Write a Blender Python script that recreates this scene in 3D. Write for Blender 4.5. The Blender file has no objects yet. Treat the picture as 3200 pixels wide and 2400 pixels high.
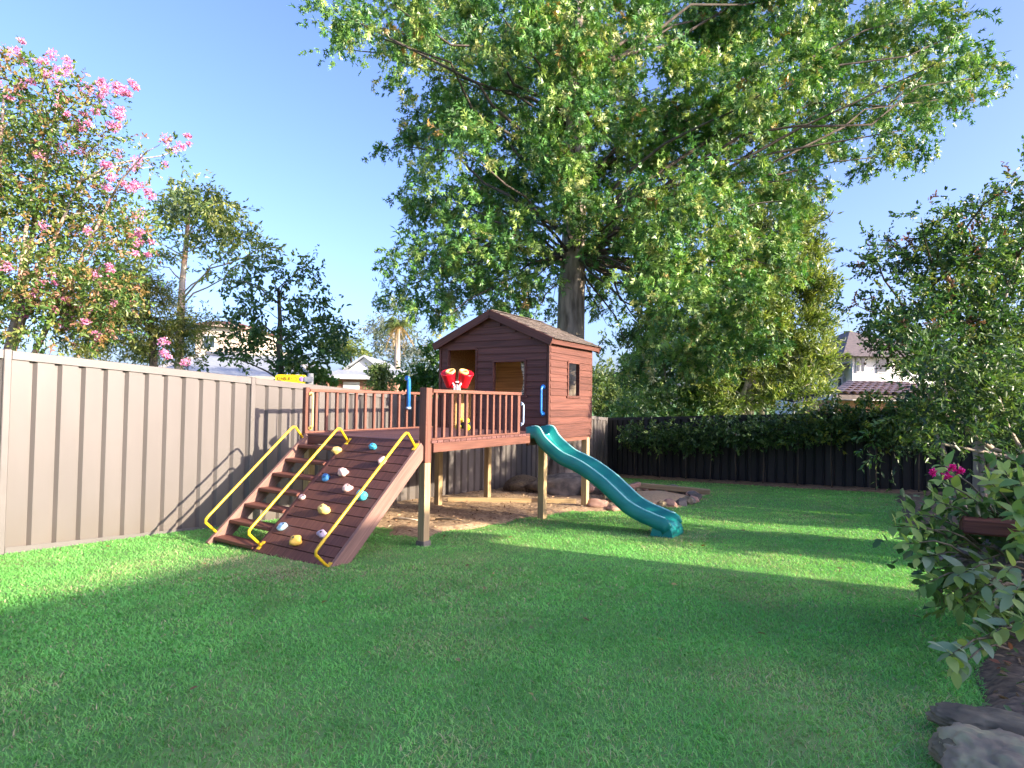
import bpy, bmesh, math, random
import numpy as np
from mathutils import Vector, Matrix, noise as mnoise

random.seed(7); rng = np.random.default_rng(7)
S = bpy.context.scene
COL = S.collection

# ------------------------------------------------------------------ camera
CZ = 1.42
F, PITCH, ROLL = 1861.0, 0.0286, 0.0145
cam = bpy.data.cameras.new('camera'); cam_o = bpy.data.objects.new('camera', cam); COL.objects.link(cam_o)
cam.sensor_width = 36.0; cam.lens = 36.0 * F / 3200.0; cam.clip_start = 0.05; cam.clip_end = 5000
_F = Vector((0, math.cos(PITCH), math.sin(PITCH))); _U = Vector((0, -math.sin(PITCH), math.cos(PITCH))); _R = Vector((1, 0, 0))
_r = math.cos(ROLL) * _R + math.sin(ROLL) * _U; _u = math.cos(ROLL) * _U - math.sin(ROLL) * _R
_m = Matrix((_r, _u, -_F)).transposed().to_4x4(); _m.translation = (0, 0, CZ); cam_o.matrix_world = _m
S.camera = cam_o

# ------------------------------------------------------------------ light
SUN_AZ = Vector((0.885, -0.466, 0)).normalized(); SUN_EL = math.radians(17.5)
W = bpy.data.worlds.new('World'); S.world = W; W.use_nodes = True
wn = W.node_tree.nodes; wl = W.node_tree.links
sky = wn.new('ShaderNodeTexSky'); sky.sky_type = 'NISHITA'; sky.sun_disc = False
sky.sun_elevation = SUN_EL; sky.sun_rotation = math.atan2(SUN_AZ.x, SUN_AZ.y)
sky.altitude = 50; sky.air_density = 0.8; sky.dust_density = 3.3; sky.ozone_density = 4.2
wb = wn.new('ShaderNodeMix'); wb.data_type = 'RGBA'; wb.blend_type = 'MULTIPLY'; wb.inputs[0].default_value = 1; wb.inputs[7].default_value = (1.0, .88, 1.0, 1)   # camera white balance, the same in every direction
wl.new(sky.outputs[0], wb.inputs[6]); wl.new(wb.outputs[2], wn['Background'].inputs['Color']); wn['Background'].inputs['Strength'].default_value = 0.142
sun = bpy.data.lights.new('sun', 'SUN'); sun.energy = 3.8; sun.angle = math.radians(0.53); sun.color = (1.0, 0.87, 0.68)
sun_o = bpy.data.objects.new('sun', sun); COL.objects.link(sun_o); sun_o.location = (20, -10, 20)
_d = Vector((SUN_AZ.x * math.cos(SUN_EL), SUN_AZ.y * math.cos(SUN_EL), math.sin(SUN_EL)))
sun_o.rotation_euler = (-_d).to_track_quat('-Z', 'Y').to_euler()
vs = S.view_settings; vs.view_transform = 'Standard'; vs.look = 'None'; vs.exposure = 2.0; vs.gamma = 1; vs.use_curve_mapping = False
S.render.engine = 'CYCLES'
S.cycles.max_bounces = 6; S.cycles.diffuse_bounces = 3; S.cycles.transmission_bounces = 4; S.cycles.glossy_bounces = 2; S.cycles.use_adaptive_sampling = True; S.cycles.adaptive_threshold = .02

# ------------------------------------------------------------------ measuring helpers
def ray(px, py):
    X, Y = px - 1600, 1200 - py
    x = X * math.cos(ROLL) - Y * math.sin(ROLL); y = X * math.sin(ROLL) + Y * math.cos(ROLL)
    return _R * (x / F) + _U * (y / F) + _F
def at(px, py, Y):
    d = ray(px, py); return Vector((0, 0, CZ)) + d * (Y / d.y)
def on_plane(px, py, p0, n):
    d = ray(px, py); o = Vector((0, 0, CZ)); return o + d * ((p0 - o).dot(n) / d.dot(n))
WV = Vector((.543, .84, 0)).normalized(); UV = Vector((WV.y, -WV.x, 0))
def gz(x, y):
    t = np.clip(x * WV.x + y * WV.y, -3, 17); s = np.clip(x * UV.x + y * UV.y, -7.5, 5)
    return CZ - 1.1254 - .04752 * t + .000419 * t * t + .0291 * s

# ------------------------------------------------------------------ object helpers
def obj(name, me, mat=None, parent=None, loc=None, rot=None):
    o = bpy.data.objects.new(name, me); COL.objects.link(o)
    if mat is not None and me is not None and not me.materials: me.materials.append(mat)
    if parent is not None: o.parent = parent
    if loc is not None: o.location = loc
    if rot is not None: o.rotation_euler = rot
    return o
def tag(o, label=None, cat=None, group=None, kind=None):
    if label: o['label'] = label
    if cat: o['category'] = cat
    if group: o['group'] = group
    if kind: o['kind'] = kind
    return o
def thing(name, label, cat, loc=(0, 0, 0), rz=0, group=None):
    o = bpy.data.objects.new(name, None); COL.objects.link(o); o.location = loc; o.rotation_euler = (0, 0, rz)
    o.empty_display_size = .1
    return tag(o, label, cat, group)

class MB:
    def __init__(s): s.v = []; s.f = []; s.sm = []
    def add(s, vs_, fs, smooth=False):
        b = len(s.v); s.v += [tuple(p) for p in vs_]; s.f += [tuple(i + b for i in f) for f in fs]; s.sm += [smooth] * len(fs); return s
    def hexa(s, p):   # 8 points: bottom 4 ccw, top 4 ccw
        return s.add(p, [(3, 2, 1, 0), (4, 5, 6, 7), (0, 1, 5, 4), (1, 2, 6, 5), (2, 3, 7, 6), (3, 0, 4, 7)])
    def box(s, x0, x1, y0, y1, z0, z1):
        return s.hexa([(x0, y0, z0), (x1, y0, z0), (x1, y1, z0), (x0, y1, z0), (x0, y0, z1), (x1, y0, z1), (x1, y1, z1), (x0, y1, z1)])
    def tube(s, path, r, n=8, cap=True, smooth=True):
        path = [Vector(p) for p in path]
        if not hasattr(r, '__len__'): r = [r] * len(path)
        b = len(s.v); t0 = (path[1] - path[0]).normalized()
        a = t0.orthogonal().normalized(); prev = t0
        for i, p in enumerate(path):
            t = (path[min(i + 1, len(path) - 1)] - path[max(i - 1, 0)]).normalized()
            a = (prev.rotation_difference(t) @ a).normalized(); prev = t; c = t.cross(a)
            for k in range(n):
                q = 2 * math.pi * k / n; s.v.append(tuple(p + (a * math.cos(q) + c * math.sin(q)) * r[i]))
        for i in range(len(path) - 1):
            for k in range(n):
                k2 = (k + 1) % n
                s.f.append((b + i * n + k, b + i * n + k2, b + (i + 1) * n + k2, b + (i + 1) * n + k)); s.sm.append(smooth)
        if cap:
            s.f.append(tuple(b + k for k in reversed(range(n)))); s.sm.append(False)
            e = b + (len(path) - 1) * n; s.f.append(tuple(e + k for k in range(n))); s.sm.append(False)
        return s
    def lathe(s, prof, n=16, axis=None, org=(0, 0, 0)):   # prof: (r, h) along axis
        ax = Vector(axis or (0, 0, 1)).normalized(); a = ax.orthogonal().normalized(); c = ax.cross(a); o = Vector(org); b = len(s.v)
        for r, h in prof:
            for k in range(n):
                q = 2 * math.pi * k / n; s.v.append(tuple(o + ax * h + (a * math.cos(q) + c * math.sin(q)) * r))
        for i in range(len(prof) - 1):
            for k in range(n):
                k2 = (k + 1) % n; s.f.append((b + i * n + k, b + i * n + k2, b + (i + 1) * n + k2, b + (i + 1) * n + k)); s.sm.append(True)
        return s
    def mesh(s, name):
        me = bpy.data.meshes.new(name); me.from_pydata(s.v, [], s.f)
        me.polygons.foreach_set('use_smooth', s.sm); me.update(); return me
    def build(s, name, mat, parent=None, loc=None, rot=None): return obj(name, s.mesh(name), mat, parent, loc, rot)

_cache = {}
def cbox_mesh(sx, sy, sz, ch, mat):
    key = (round(sx, 3), round(sy, 3), round(sz, 3), ch, mat.name)
    if key in _cache: return _cache[key]
    bm = bmesh.new(); bmesh.ops.create_cube(bm, size=1)
    for v in bm.verts: v.co = Vector((v.co.x * sx, v.co.y * sy, v.co.z * sz))
    if ch: bmesh.ops.bevel(bm, geom=bm.edges[:], offset=ch, segments=1, affect='EDGES', profile=.5)
    me = bpy.data.meshes.new('board'); bm.to_mesh(me); bm.free(); me.materials.append(mat); _cache[key] = me; return me
def piece(name, parent, size, loc, mat, rot=(0, 0, 0), ch=.003, label=None):   # length along local X
    o = obj(name, cbox_mesh(*size, ch, mat), None, parent, loc, rot)
    if label: o['label'] = label
    return o
def rock_mesh(name, r, seed, mat, sub=3, rough=.28, flat=.75):
    bm = bmesh.new(); bmesh.ops.create_icosphere(bm, subdivisions=sub, radius=1)
    off = Vector((seed * 3.7, seed * 1.3, seed * 5.1))
    for v in bm.verts:
        n = mnoise.noise(v.co * 1.1 + off) * rough * 1.6 + abs(mnoise.noise(v.co * 2.6 + off)) * rough * .9 + mnoise.noise(v.co * 6 + off) * rough * .45 + mnoise.noise(v.co * 15 + off) * rough * .22 + mnoise.noise(v.co * 34 + off) * rough * .08
        q = v.co * (1 + n); q.z *= flat
        v.co = Vector((q.x * r[0], q.y * r[1], q.z * r[2]))
    for f in bm.faces: f.smooth = sub >= 3
    me = bpy.data.meshes.new(name); bm.to_mesh(me); bm.free(); me.materials.append(mat); return me

# ------------------------------------------------------------------ materials
def M(name, c1, c2=None, scale=(1, 1, 1), nscale=6, rough=.6, bump=0., objvar=0., spec=.3, metal=0., sheen=0, detail=5, lo=.35, hi=.65, coord='Object', third=None):
    m = bpy.data.materials.new(name); m.use_nodes = True; N = m.node_tree.nodes; L = m.node_tree.links; b = N['Principled BSDF']
    b.inputs['Roughness'].default_value = rough; b.inputs['Specular IOR Level'].default_value = spec; b.inputs['Metallic'].default_value = metal
    if c2 is None: c2 = tuple(x * .82 for x in c1)
    tc = N.new('ShaderNodeTexCoord'); mp = N.new('ShaderNodeMapping'); mp.inputs['Scale'].default_value = scale
    L.new(tc.outputs[coord], mp.inputs['Vector'])
    vec = mp.outputs[0]
    oi = N.new('ShaderNodeObjectInfo')
    if objvar:
        ad = N.new('ShaderNodeVectorMath'); ad.operation = 'ADD'; sc = N.new('ShaderNodeMath'); sc.operation = 'MULTIPLY'; sc.inputs[1].default_value = 37.0
        L.new(oi.outputs['Random'], sc.inputs[0]); L.new(vec, ad.inputs[0]); L.new(sc.outputs[0], ad.inputs[1]); vec = ad.outputs[0]
    nz = N.new('ShaderNodeTexNoise'); nz.inputs['Scale'].default_value = nscale; nz.inputs['Detail'].default_value = detail; L.new(vec, nz.inputs['Vector'])
    rp = N.new('ShaderNodeValToRGB'); rp.color_ramp.elements[0].position = lo; rp.color_ramp.elements[1].position = hi
    rp.color_ramp.elements[0].color = (*c1, 1); rp.color_ramp.elements[1].color = (*c2, 1)
    if third: e = rp.color_ramp.elements.new((lo + hi) / 2); e.color = (*third, 1)
    L.new(nz.outputs['Fac'], rp.inputs[0]); col = rp.outputs[0]
    if objvar:
        hs = N.new('ShaderNodeHueSaturation'); mr = N.new('ShaderNodeMapRange'); mr.inputs['To Min'].default_value = 1 - objvar; mr.inputs['To Max'].default_value = 1 + objvar
        L.new(oi.outputs['Random'], mr.inputs[0]); L.new(mr.outputs[0], hs.inputs['Value']); L.new(col, hs.inputs['Color']); col = hs.outputs[0]
    L.new(col, b.inputs['Base Color'])
    if bump:
        bp = N.new('ShaderNodeBump'); bp.inputs['Strength'].default_value = bump; bp.inputs['Distance'].default_value = .01
        L.new(nz.outputs['Fac'], bp.inputs['Height']); L.new(bp.outputs[0], b.inputs['Normal'])
    return m
def leafmat(name, trans=.35, rough=.45, spec=.35, tint=(1.15, 1.25, .6)):
    m = bpy.data.materials.new(name); m.use_nodes = True; N = m.node_tree.nodes; L = m.node_tree.links; b = N['Principled BSDF']
    at_ = N.new('ShaderNodeAttribute'); at_.attribute_name = 'Col'
    b.inputs['Roughness'].default_value = rough; b.inputs['Specular IOR Level'].default_value = spec
    L.new(at_.outputs['Color'], b.inputs['Base Color'])
    tr = N.new('ShaderNodeBsdfTranslucent'); mx = N.new('ShaderNodeMix'); mx.data_type = 'RGBA'; mx.blend_type = 'MULTIPLY'; mx.inputs[0].default_value = 1
    L.new(at_.outputs['Color'], mx.inputs[6]); mx.inputs[7].default_value = (*tint, 1); L.new(mx.outputs[2], tr.inputs['Color'])
    ms = N.new('ShaderNodeMixShader'); ms.inputs[0].default_value = trans
    L.new(b.outputs[0], ms.inputs[1]); L.new(tr.outputs[0], ms.inputs[2]); L.new(ms.outputs[0], N['Material Output'].inputs['Surface'])
    return m
GR = (1.5, 45, 45)   # grain along local X
m_stain = M('stained_timber', (.205, .086, .058), (.115, .048, .034), GR, 1.6, .6, .25, .12)
m_weather = M('stained_weatherboard', (.150, .058, .040), (.088, .035, .025), GR, 1.3, .6, .3, .17)
m_deck = M('deck_timber', (.18, .080, .066), (.095, .042, .038), GR, 1.6, .65, .3, .2)
m_tread = M('tread_timber', (.20, .075, .05), (.11, .04, .03), GR, 1.6, .6, .3, .12)
m_ramp = M('ramp_timber', (.155, .062, .045), (.085, .034, .027), GR, 1.6, .62, .35, .14)
m_skirt = M('pink_stained_timber', (.27, .155, .12), (.17, .095, .075), GR, 1.6, .65, .3, .08)
m_pine = M('treated_pine', (.50, .36, .19), (.34, .24, .12), GR, 1.2, .7, .3, .14)
m_inner = M('raw_pine_lining', (.62, .38, .16), (.40, .22, .085), (1.2, 30, 30), 1.4, .65, .2, .2)
m_yellow = M('yellow_paint', (.85, .56, .02), (.75, .46, .02), (1, 1, 1), 12, .35, 0, .03, .5)
m_slide = M('teal_plastic', (.0, .185, .16), (.015, .235, .205), (1, 9, 3), 3, .34, 0, 0, .5)
m_slide_edge = M('worn_sunlit_teal', (.30, .62, .56), (.20, .50, .46), (1, 1, 1), 5, .3, 0, 0, .5)  # paler lip: wear and sunlit highlight painted into the colour
m_fence = M('fence_paint', (.132, .118, .110), (.113, .101, .094), (1, 1, .3), 2.2, .42, .02, .03, .4)
def add_dirt(m, col, z1=.5, amt=.6):
    N = m.node_tree.nodes; L = m.node_tree.links; b = N['Principled BSDF']; src = b.inputs['Base Color'].links[0].from_socket
    tc = N.new('ShaderNodeTexCoord'); sp = N.new('ShaderNodeSeparateXYZ'); L.new(tc.outputs['Object'], sp.inputs[0])
    nz = N.new('ShaderNodeTexNoise'); nz.inputs['Scale'].default_value = 5; nz.inputs['Detail'].default_value = 8; L.new(tc.outputs['Object'], nz.inputs['Vector'])
    mr = N.new('ShaderNodeMapRange'); mr.inputs['From Min'].default_value = 0; mr.inputs['From Max'].default_value = z1; mr.inputs['To Min'].default_value = amt; mr.inputs['To Max'].default_value = .06; L.new(sp.outputs['Z'], mr.inputs[0])
    mu = N.new('ShaderNodeMath'); mu.operation = 'MULTIPLY'; L.new(mr.outputs[0], mu.inputs[0]); L.new(nz.outputs['Fac'], mu.inputs[1])
    mx = N.new('ShaderNodeMix'); mx.data_type = 'RGBA'; L.new(mu.outputs[0], mx.inputs[0]); L.new(src, mx.inputs[6]); mx.inputs[7].default_value = (*col, 1); L.new(mx.outputs[2], b.inputs['Base Color'])
add_dirt(m_fence, (.12, .085, .055))
m_fence_rail = M('fence_rail_paint', (.145, .130, .121), (.126, .113, .105), (1, 1, 1), 3, .42, 0, .03, .4)
m_bfence = M('old_fence_paint', (.045, .042, .038), (.025, .024, .022), (1, 1, .3), 2.5, .55, .05, .1, .3)
m_blue = M('blue_plastic', (.03, .20, .58), (.025, .16, .5), (1, 1, 1), 6, .3, 0, 0, .5)
m_paleblue = M('faded_blue_plastic', (.36, .46, .60), (.28, .38, .54), (1, 1, 1), 6, .4)
m_red = M('red_plastic', (.72, .008, .02), (.6, .006, .015), (1, 1, 1), 5, .3, 0, 0, .5)
m_cream = M('cream_yellow_plastic', (.86, .66, .22), (.8, .55, .16), (1, 1, 1), 5, .35)
m_white = M('white_plastic', (.82, .80, .78), (.74, .72, .70), (1, 1, 1), 5, .35)
m_lime = M('bright_yellow_plastic', (.85, .74, .02), (.75, .62, .02), (1, 1, 1), 5, .35)
m_black = M('dark_plastic', (.03, .03, .035), (.02, .02, .022), (1, 1, 1), 5, .4)
m_steel = M('galvanised_steel', (.42, .43, .44), (.32, .33, .34), (1, 1, 1), 20, .45, 0, 0, .5, .6)
m_shingle = M('roof_shingle', (.155, .125, .105), (.08, .065, .055), (1, 1, 1), 14, .85, .5, .25, .2)
m_bark_oak = M('oak_bark', (.40, .33, .26), (.13, .105, .08), (1, 1, .22), 9, .9, 1.0, 0, .1)
m_bark_gum = M('gum_bark', (.55, .30, .20), (.42, .36, .30), (1, 1, .3), 5, .8, .3, 0, .2)
m_bark_dark = M('dark_bark', (.12, .095, .075), (.06, .05, .04), (1, 1, .3), 9, .9, .6)
m_bark_pale = M('pale_bark', (.46, .38, .30), (.30, .25, .19), (1, 1, .3), 8, .85, .4)
m_leaf = leafmat('leaf', .36, .36, .5); m_leafo = leafmat('oak_leaf', .27, .36, .5); m_leafg = leafmat('glossy_leaf', .25, .35, .4); m_petal = leafmat('petal', .4, .6, .2, (1.1, .9, 1.0))
m_grass = leafmat('grass_blade', .42, .6, .2, (1.15, 1.25, .6))
m_rock = M('grey_rock', (.27, .225, .18), (.11, .10, .09), (1, 1, 1), 7, .95, 1.0, .12, .1, detail=9)
m_rock_pink = M('pink_rock', (.50, .30, .22), (.34, .20, .15), (1, 1, 1), 3.2, .9, .8, .2, .2)
m_rock_tan = M('tan_rock', (.36, .32, .17), (.14, .125, .08), (1, 1, 1), 8, .9, 1.0, .1, .2, third=(.26, .20, .13))
m_sand = M('sand', (.60, .40, .22), (.45, .29, .15), (1, 1, 1), 30, .95, .5)
m_barkchip = M('bark_mulch', (.50, .35, .21), (.26, .17, .10), (1, 1, 1), 26, .95, 1.0, third=(.38, .26, .15))
m_mulch = M('garden_mulch', (.20, .145, .09), (.08, .06, .042), (1, 1, 1), 30, .95, 1.0)

# ------------------------------------------------------------------ ground
def axis(lo, hi, a, b, step):
    d = list(np.arange(a, b + 1e-6, step)); out = []; x = a; st = step
    while x > lo: st *= 1.35; x -= st; out.append(x)
    out = out[::-1] + d; x = b; st = step
    while x < hi: st *= 1.35; x += st; out.append(x)
    return np.array(out)
def sheet(xs, ys, dz=0.):
    X, Y = np.meshgrid(xs, ys); Z = gz(X, Y) + dz
    v = np.stack([X.ravel(), Y.ravel(), Z.ravel()], 1); nx, ny = len(xs), len(ys)
    i = np.arange(nx - 1)[None, :] + np.arange(ny - 1)[:, None] * nx; i = i.ravel()
    return v, np.stack([i, i + 1, i + nx + 1, i + nx], 1)
def np_mesh(name, v, f, col=None, smooth=False):
    me = bpy.data.meshes.new(name); n = f.shape[1]
    me.vertices.add(len(v)); me.vertices.foreach_set('co', np.ascontiguousarray(v, np.float32).ravel())
    me.loops.add(f.size); me.loops.foreach_set('vertex_index', np.ascontiguousarray(f, np.int32).ravel())
    me.polygons.add(len(f)); me.polygons.foreach_set('loop_start', np.arange(0, f.size, n, dtype=np.int32))
    if smooth: me.polygons.foreach_set('use_smooth', np.ones(len(f), bool))
    me.update(calc_edges=True)
    if col is not None:
        ca = me.color_attributes.new('Col', 'FLOAT_COLOR', 'POINT')
        c4 = np.ones((len(v), 4), np.float32); c4[:, :3] = col; ca.data.foreach_set('color', c4.ravel())
    return me
m_lawn = M('lawn_soil', (.14, .30, .075), (.20, .31, .09), (1, 1, 1), 1.3, .95, .3, third=(.12, .27, .065))
v, f = sheet(axis(-900, 900, -14, 16, .5), axis(-900, 1500, -6, 24, .5))
tag(obj('ground', np_mesh('ground', v, f, smooth=True), m_lawn), kind='structure')

N0 = Vector((-.8426, 5.885, 0)); TH = .5741
WD = Vector((math.sin(TH), math.cos(TH), 0)); UD = Vector((WD.y, -WD.x, 0))
def to_ab(x, y):
    dx, dy = x - N0.x, y - N0.y; return dx * UD.x + dy * UD.y, dx * WD.x + dy * WD.y
def ab(a, b, z=0.): return N0 + UD * a + WD * b + Vector((0, 0, z))
FT = .5861; FW = Vector((math.sin(FT), math.cos(FT), 0)); FU = Vector((FW.y, -FW.x, 0))
FA = Vector((-4.4705, 5.2671, CZ - 1.4175)); FSL = -.0625; FEND = 12.65
CORNER = FA + FW * FEND
def vnoise(x, y, s, seed=0):
    """smooth value noise"""
    x = x * s + seed * 17.3; y = y * s + seed * 9.1
    xi = np.floor(x).astype(int); yi = np.floor(y).astype(int); fx = x - xi; fy = y - yi
    fx = fx * fx * (3 - 2 * fx); fy = fy * fy * (3 - 2 * fy)
    def h(a, b): q = np.sin(a * 127.1 + b * 311.7 + seed * 74.7) * 43758.5453; return q - np.floor(q)
    return (h(xi, yi) * (1 - fx) + h(xi + 1, yi) * fx) * (1 - fy) + (h(xi, yi + 1) * (1 - fx) + h(xi + 1, yi + 1) * fx) * fy
def bark_amt(x, y, signed=False):     # 1 inside the bark bed under the deck
    a, b = to_ab(x, y)
    lim = np.where(b < 3.3, -.42 + .15 * b, .18 + (b - 3.3) * .9); lim = np.minimum(lim, .9)
    n = (vnoise(x, y, 2.2, 1) - .5) * .7 + (vnoise(x, y, 7, 2) - .5) * .25
    d = np.minimum(np.minimum(lim - a, b - .35), 7.8 - b) + n * .8
    return np.clip(d / .25, -1, 1) if signed else np.clip(d / .25, 0, 1)
def fence_dist(x, y): return (x - FA.x) * FU.x + (y - FA.y) * FU.y
def back_dist(x, y): return (CORNER.x - x) * FW.x + (CORNER.y - y) * FW.y
BED = [(1.55, .3), (1.58, 1.7), (1.80, 2.35), (2.55, 3.1), (3.5, 4.3), (4.6, 6.0), (5.3, 7.9), (7.3, 11.2)]
def bed_x(y): return np.interp(y, [p[1] for p in BED], [p[0] for p in BED])
# bark bed sheet, garden bed sheet, mulch strip by the back fence
def patch(name, mask, mat, dz, x0, x1, y0, y1, st=.1, bumpy=0.):
    """mask is a signed amount: below 0 the sheet dives under the ground, so its edge is a smooth line"""
    v, f = sheet(np.arange(x0, x1, st), np.arange(y0, y1, st), 0.)
    k = mask(v[:, 0], v[:, 1]); keep = (k[f] > -1.).any(1)
    v[:, 2] += np.clip(k, -1, 1) * .05 * np.where(k < 0, 1, dz / .05) + np.clip(k, 0, 1) * bumpy * (vnoise(v[:, 0], v[:, 1], 6, 5) + .5 * vnoise(v[:, 0], v[:, 1], 14, 6))
    return tag(obj(name, np_mesh(name, v, f[keep], smooth=True), mat), kind='structure')
m_pale_mulch = M('pale_mulch', (.34, .22, .13), (.2, .13, .08), (1, 1, 1), 18, .95, .7)
patch('bark_ground', lambda x, y: np.minimum(bark_amt(x, y, True), fence_dist(x, y) * 8 + 1), m_barkchip, .012, -4.6, 4.2, 4.6, 14.6, .07, .03)
patch('mulch_strip', lambda x, y: np.minimum((.62 + .16 * (vnoise(x, y, 1.1, 3) - .5) - back_dist(x, y)) / .12, back_dist(x, y) * 10 + 1), m_pale_mulch, .02, 1, 13, 7, 17, .1, .03)
patch('garden_bed', lambda x, y: (x - bed_x(y) + .05 - .25 * (vnoise(x, y, 2.4, 8) - .5)) / .15, m_mulch, .03, 1.0, 13, .2, 11.2, .08, .04)

# ------------------------------------------------------------------ grass
def grass():
    P = []
    for (y0, y1, dens) in ((.9, 2.4, 10500), (2.4, 3.4, 9500), (3.4, 4.8, 6600), (4.8, 6.6, 4000), (6.6, 9, 1900), (9, 12.5, 1000), (12.5, 16.5, 600)):
        w = .98 * y1 + .8; n = int(dens * 2 * w * (y1 - y0))
        x = rng.uniform(-w, w, n); y = rng.uniform(y0, y1, n)
        k = (np.abs(x) < .95 * y + .7) & (fence_dist(x, y) > .02) & (back_dist(x, y) > .5) & (x < bed_x(y) + .15 * (vnoise(x, y, 2.4, 8) - .5)) & (rng.random(n) > bark_amt(x, y) * .97 + .0)
        P.append(np.stack([x[k], y[k]], 1))
    p = np.concatenate(P); n = len(p); x, y = p[:, 0], p[:, 1]; z = gz(x, y)
    dist = np.hypot(x, y); wf = np.clip(dist / 2.6, 1, 4.5)
    patchn = vnoise(x, y, 1.1, 11) * .6 + vnoise(x, y, 3.1, 12) * .4
    fine = vnoise(x, y, 9, 13)
    h = rng.uniform(.008, .021, n) * (.75 + .5 * fine) * (1 + .06 * wf)
    h *= np.where(rng.random(n) < bark_amt(x, y), .7, 1)
    wd = rng.uniform(.0015, .0028, n) * wf
    an = rng.uniform(0, 2 * np.pi, n); lean = rng.uniform(.5, 1.7, n) * h * 1.2; la = an + rng.normal(0, .8, n)
    dx, dy = np.cos(an), np.sin(an); lx, ly = np.cos(la) * lean, np.sin(la) * lean
    b1 = np.stack([x - dy * wd, y + dx * wd, z - .004], 1); b2 = np.stack([x + dy * wd, y - dx * wd, z - .004], 1)
    m1 = np.stack([x + lx * .35 - dy * wd * .85, y + ly * .35 + dx * wd * .85, z + h * .6], 1); m2 = np.stack([x + lx * .35 + dy * wd * .85, y + ly * .35 - dx * wd * .85, z + h * .6], 1)
    tp = np.stack([x + lx, y + ly, z + h * .93], 1)
    V = np.stack([b1, b2, m2, m1, tp], 1).reshape(-1, 3)
    i = np.arange(n)[:, None] * 5
    near = dist < 5.2
    T = np.concatenate([i[near] + np.array([0, 1, 2]), i[near] + np.array([0, 2, 3]), i[near] + np.array([3, 2, 4]), i[~near] + np.array([0, 1, 4])])
    g1 = np.array([.150, .46, .115]); g2 = np.array([.255, .53, .15]); g3 = np.array([.41, .56, .21]); st = np.array([.52, .46, .28])
    r = rng.random(n)[:, None]; c = g1 * (1 - r) + g2 * r
    q = (np.clip((patchn - .42) * 2.2, 0, 1) * rng.random(n))[:, None]; c = c * (1 - q) + g3 * q
    wear = np.zeros(n)
    for wx, wy, wr_ in ((1.95, 6.75, .55), (-1.75, 4.75, .5), (-2.3, 5.15, .4), (.3, 7.6, .5)): wear = np.maximum(wear, np.clip(1 - np.hypot(x - wx, y - wy) / wr_, 0, 1) * .75)
    sk = rng.random(n) < (.03 + .24 * np.clip((patchn - .46) * 2.8, 0, 1) + wear); c[sk] = st * rng.uniform(.6, 1.05, (sk.sum(), 1))
    c *= rng.uniform(.85, 1.15, (n, 1)) * (.72 + .30 * vnoise(x, y, .8, 14) + .34 * vnoise(x, y, 4.2, 15))[:, None]
    C = np.repeat(c, 5, 0)
    o = obj('grass', np_mesh('grass', V, T, C), m_grass)
    return tag(o, 'short green lawn with straw flecks across the whole yard', 'grass', kind='stuff')
grass()

# ------------------------------------------------------------------ foliage kit
T_OAK = (np.array([(0, 0, 0), (.5, .08, .03), (1, 0, -.12), (.5, -.08, .03), (.14, 0, 0), (.52, .40, -.02), (.40, 0, .03), (.52, -.40, -.02), (.46, 0, .03), (.86, .32, -.08), (.72, 0, 0), (.86, -.32, -.08)], float),
         [(0, 1, 2), (0, 2, 3), (4, 5, 6), (4, 6, 7), (8, 9, 10), (8, 10, 11)])
T_OVAL = (np.array([(0, 0, 0), (.3, .22, .05), (.72, .2, .03), (1, 0, -.1), (.72, -.2, .03), (.3, -.22, .05)], float), [(0, 3, 2), (0, 2, 1), (0, 5, 4), (0, 4, 3)])
T_RHOMB = (np.array([(0, 0, 0), (.45, .22, .04), (1, 0, -.06), (.45, -.22, .04)], float), [(0, 2, 1), (0, 3, 2)])
def leaf_cloud(name, p, d, nrm, L, Wd, tmpl, col, mat, parent=None, kind=None):
    tv, tf = tmpl; n = len(p)
    d = d / (np.linalg.norm(d, axis=1, keepdims=True) + 1e-9)
    s = np.cross(nrm, d); s /= (np.linalg.norm(s, axis=1, keepdims=True) + 1e-9); u = np.cross(d, s)
    V = p[:, None, :] + tv[None, :, 0:1] * (d * L[:, None])[:, None, :] + tv[None, :, 1:2] * (s * Wd[:, None])[:, None, :] + tv[None, :, 2:3] * (u * L[:, None])[:, None, :]
    k = len(tv); T = (np.arange(n) * k)[:, None, None] + np.array(tf)[None]
    me = np_mesh(name, V.reshape(-1, 3), T.reshape(-1, 3), np.repeat(col, k, 0))
    o = obj(name, me, mat, parent)
    if kind: o['kind'] = kind
    return o
def pick(pal, n):
    w = np.array([q[3] for q in pal], float); w /= w.sum(); i = rng.choice(len(pal), n, p=w); return np.array([q[:3] for q in pal])[i]
LAIK = 3.0
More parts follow.
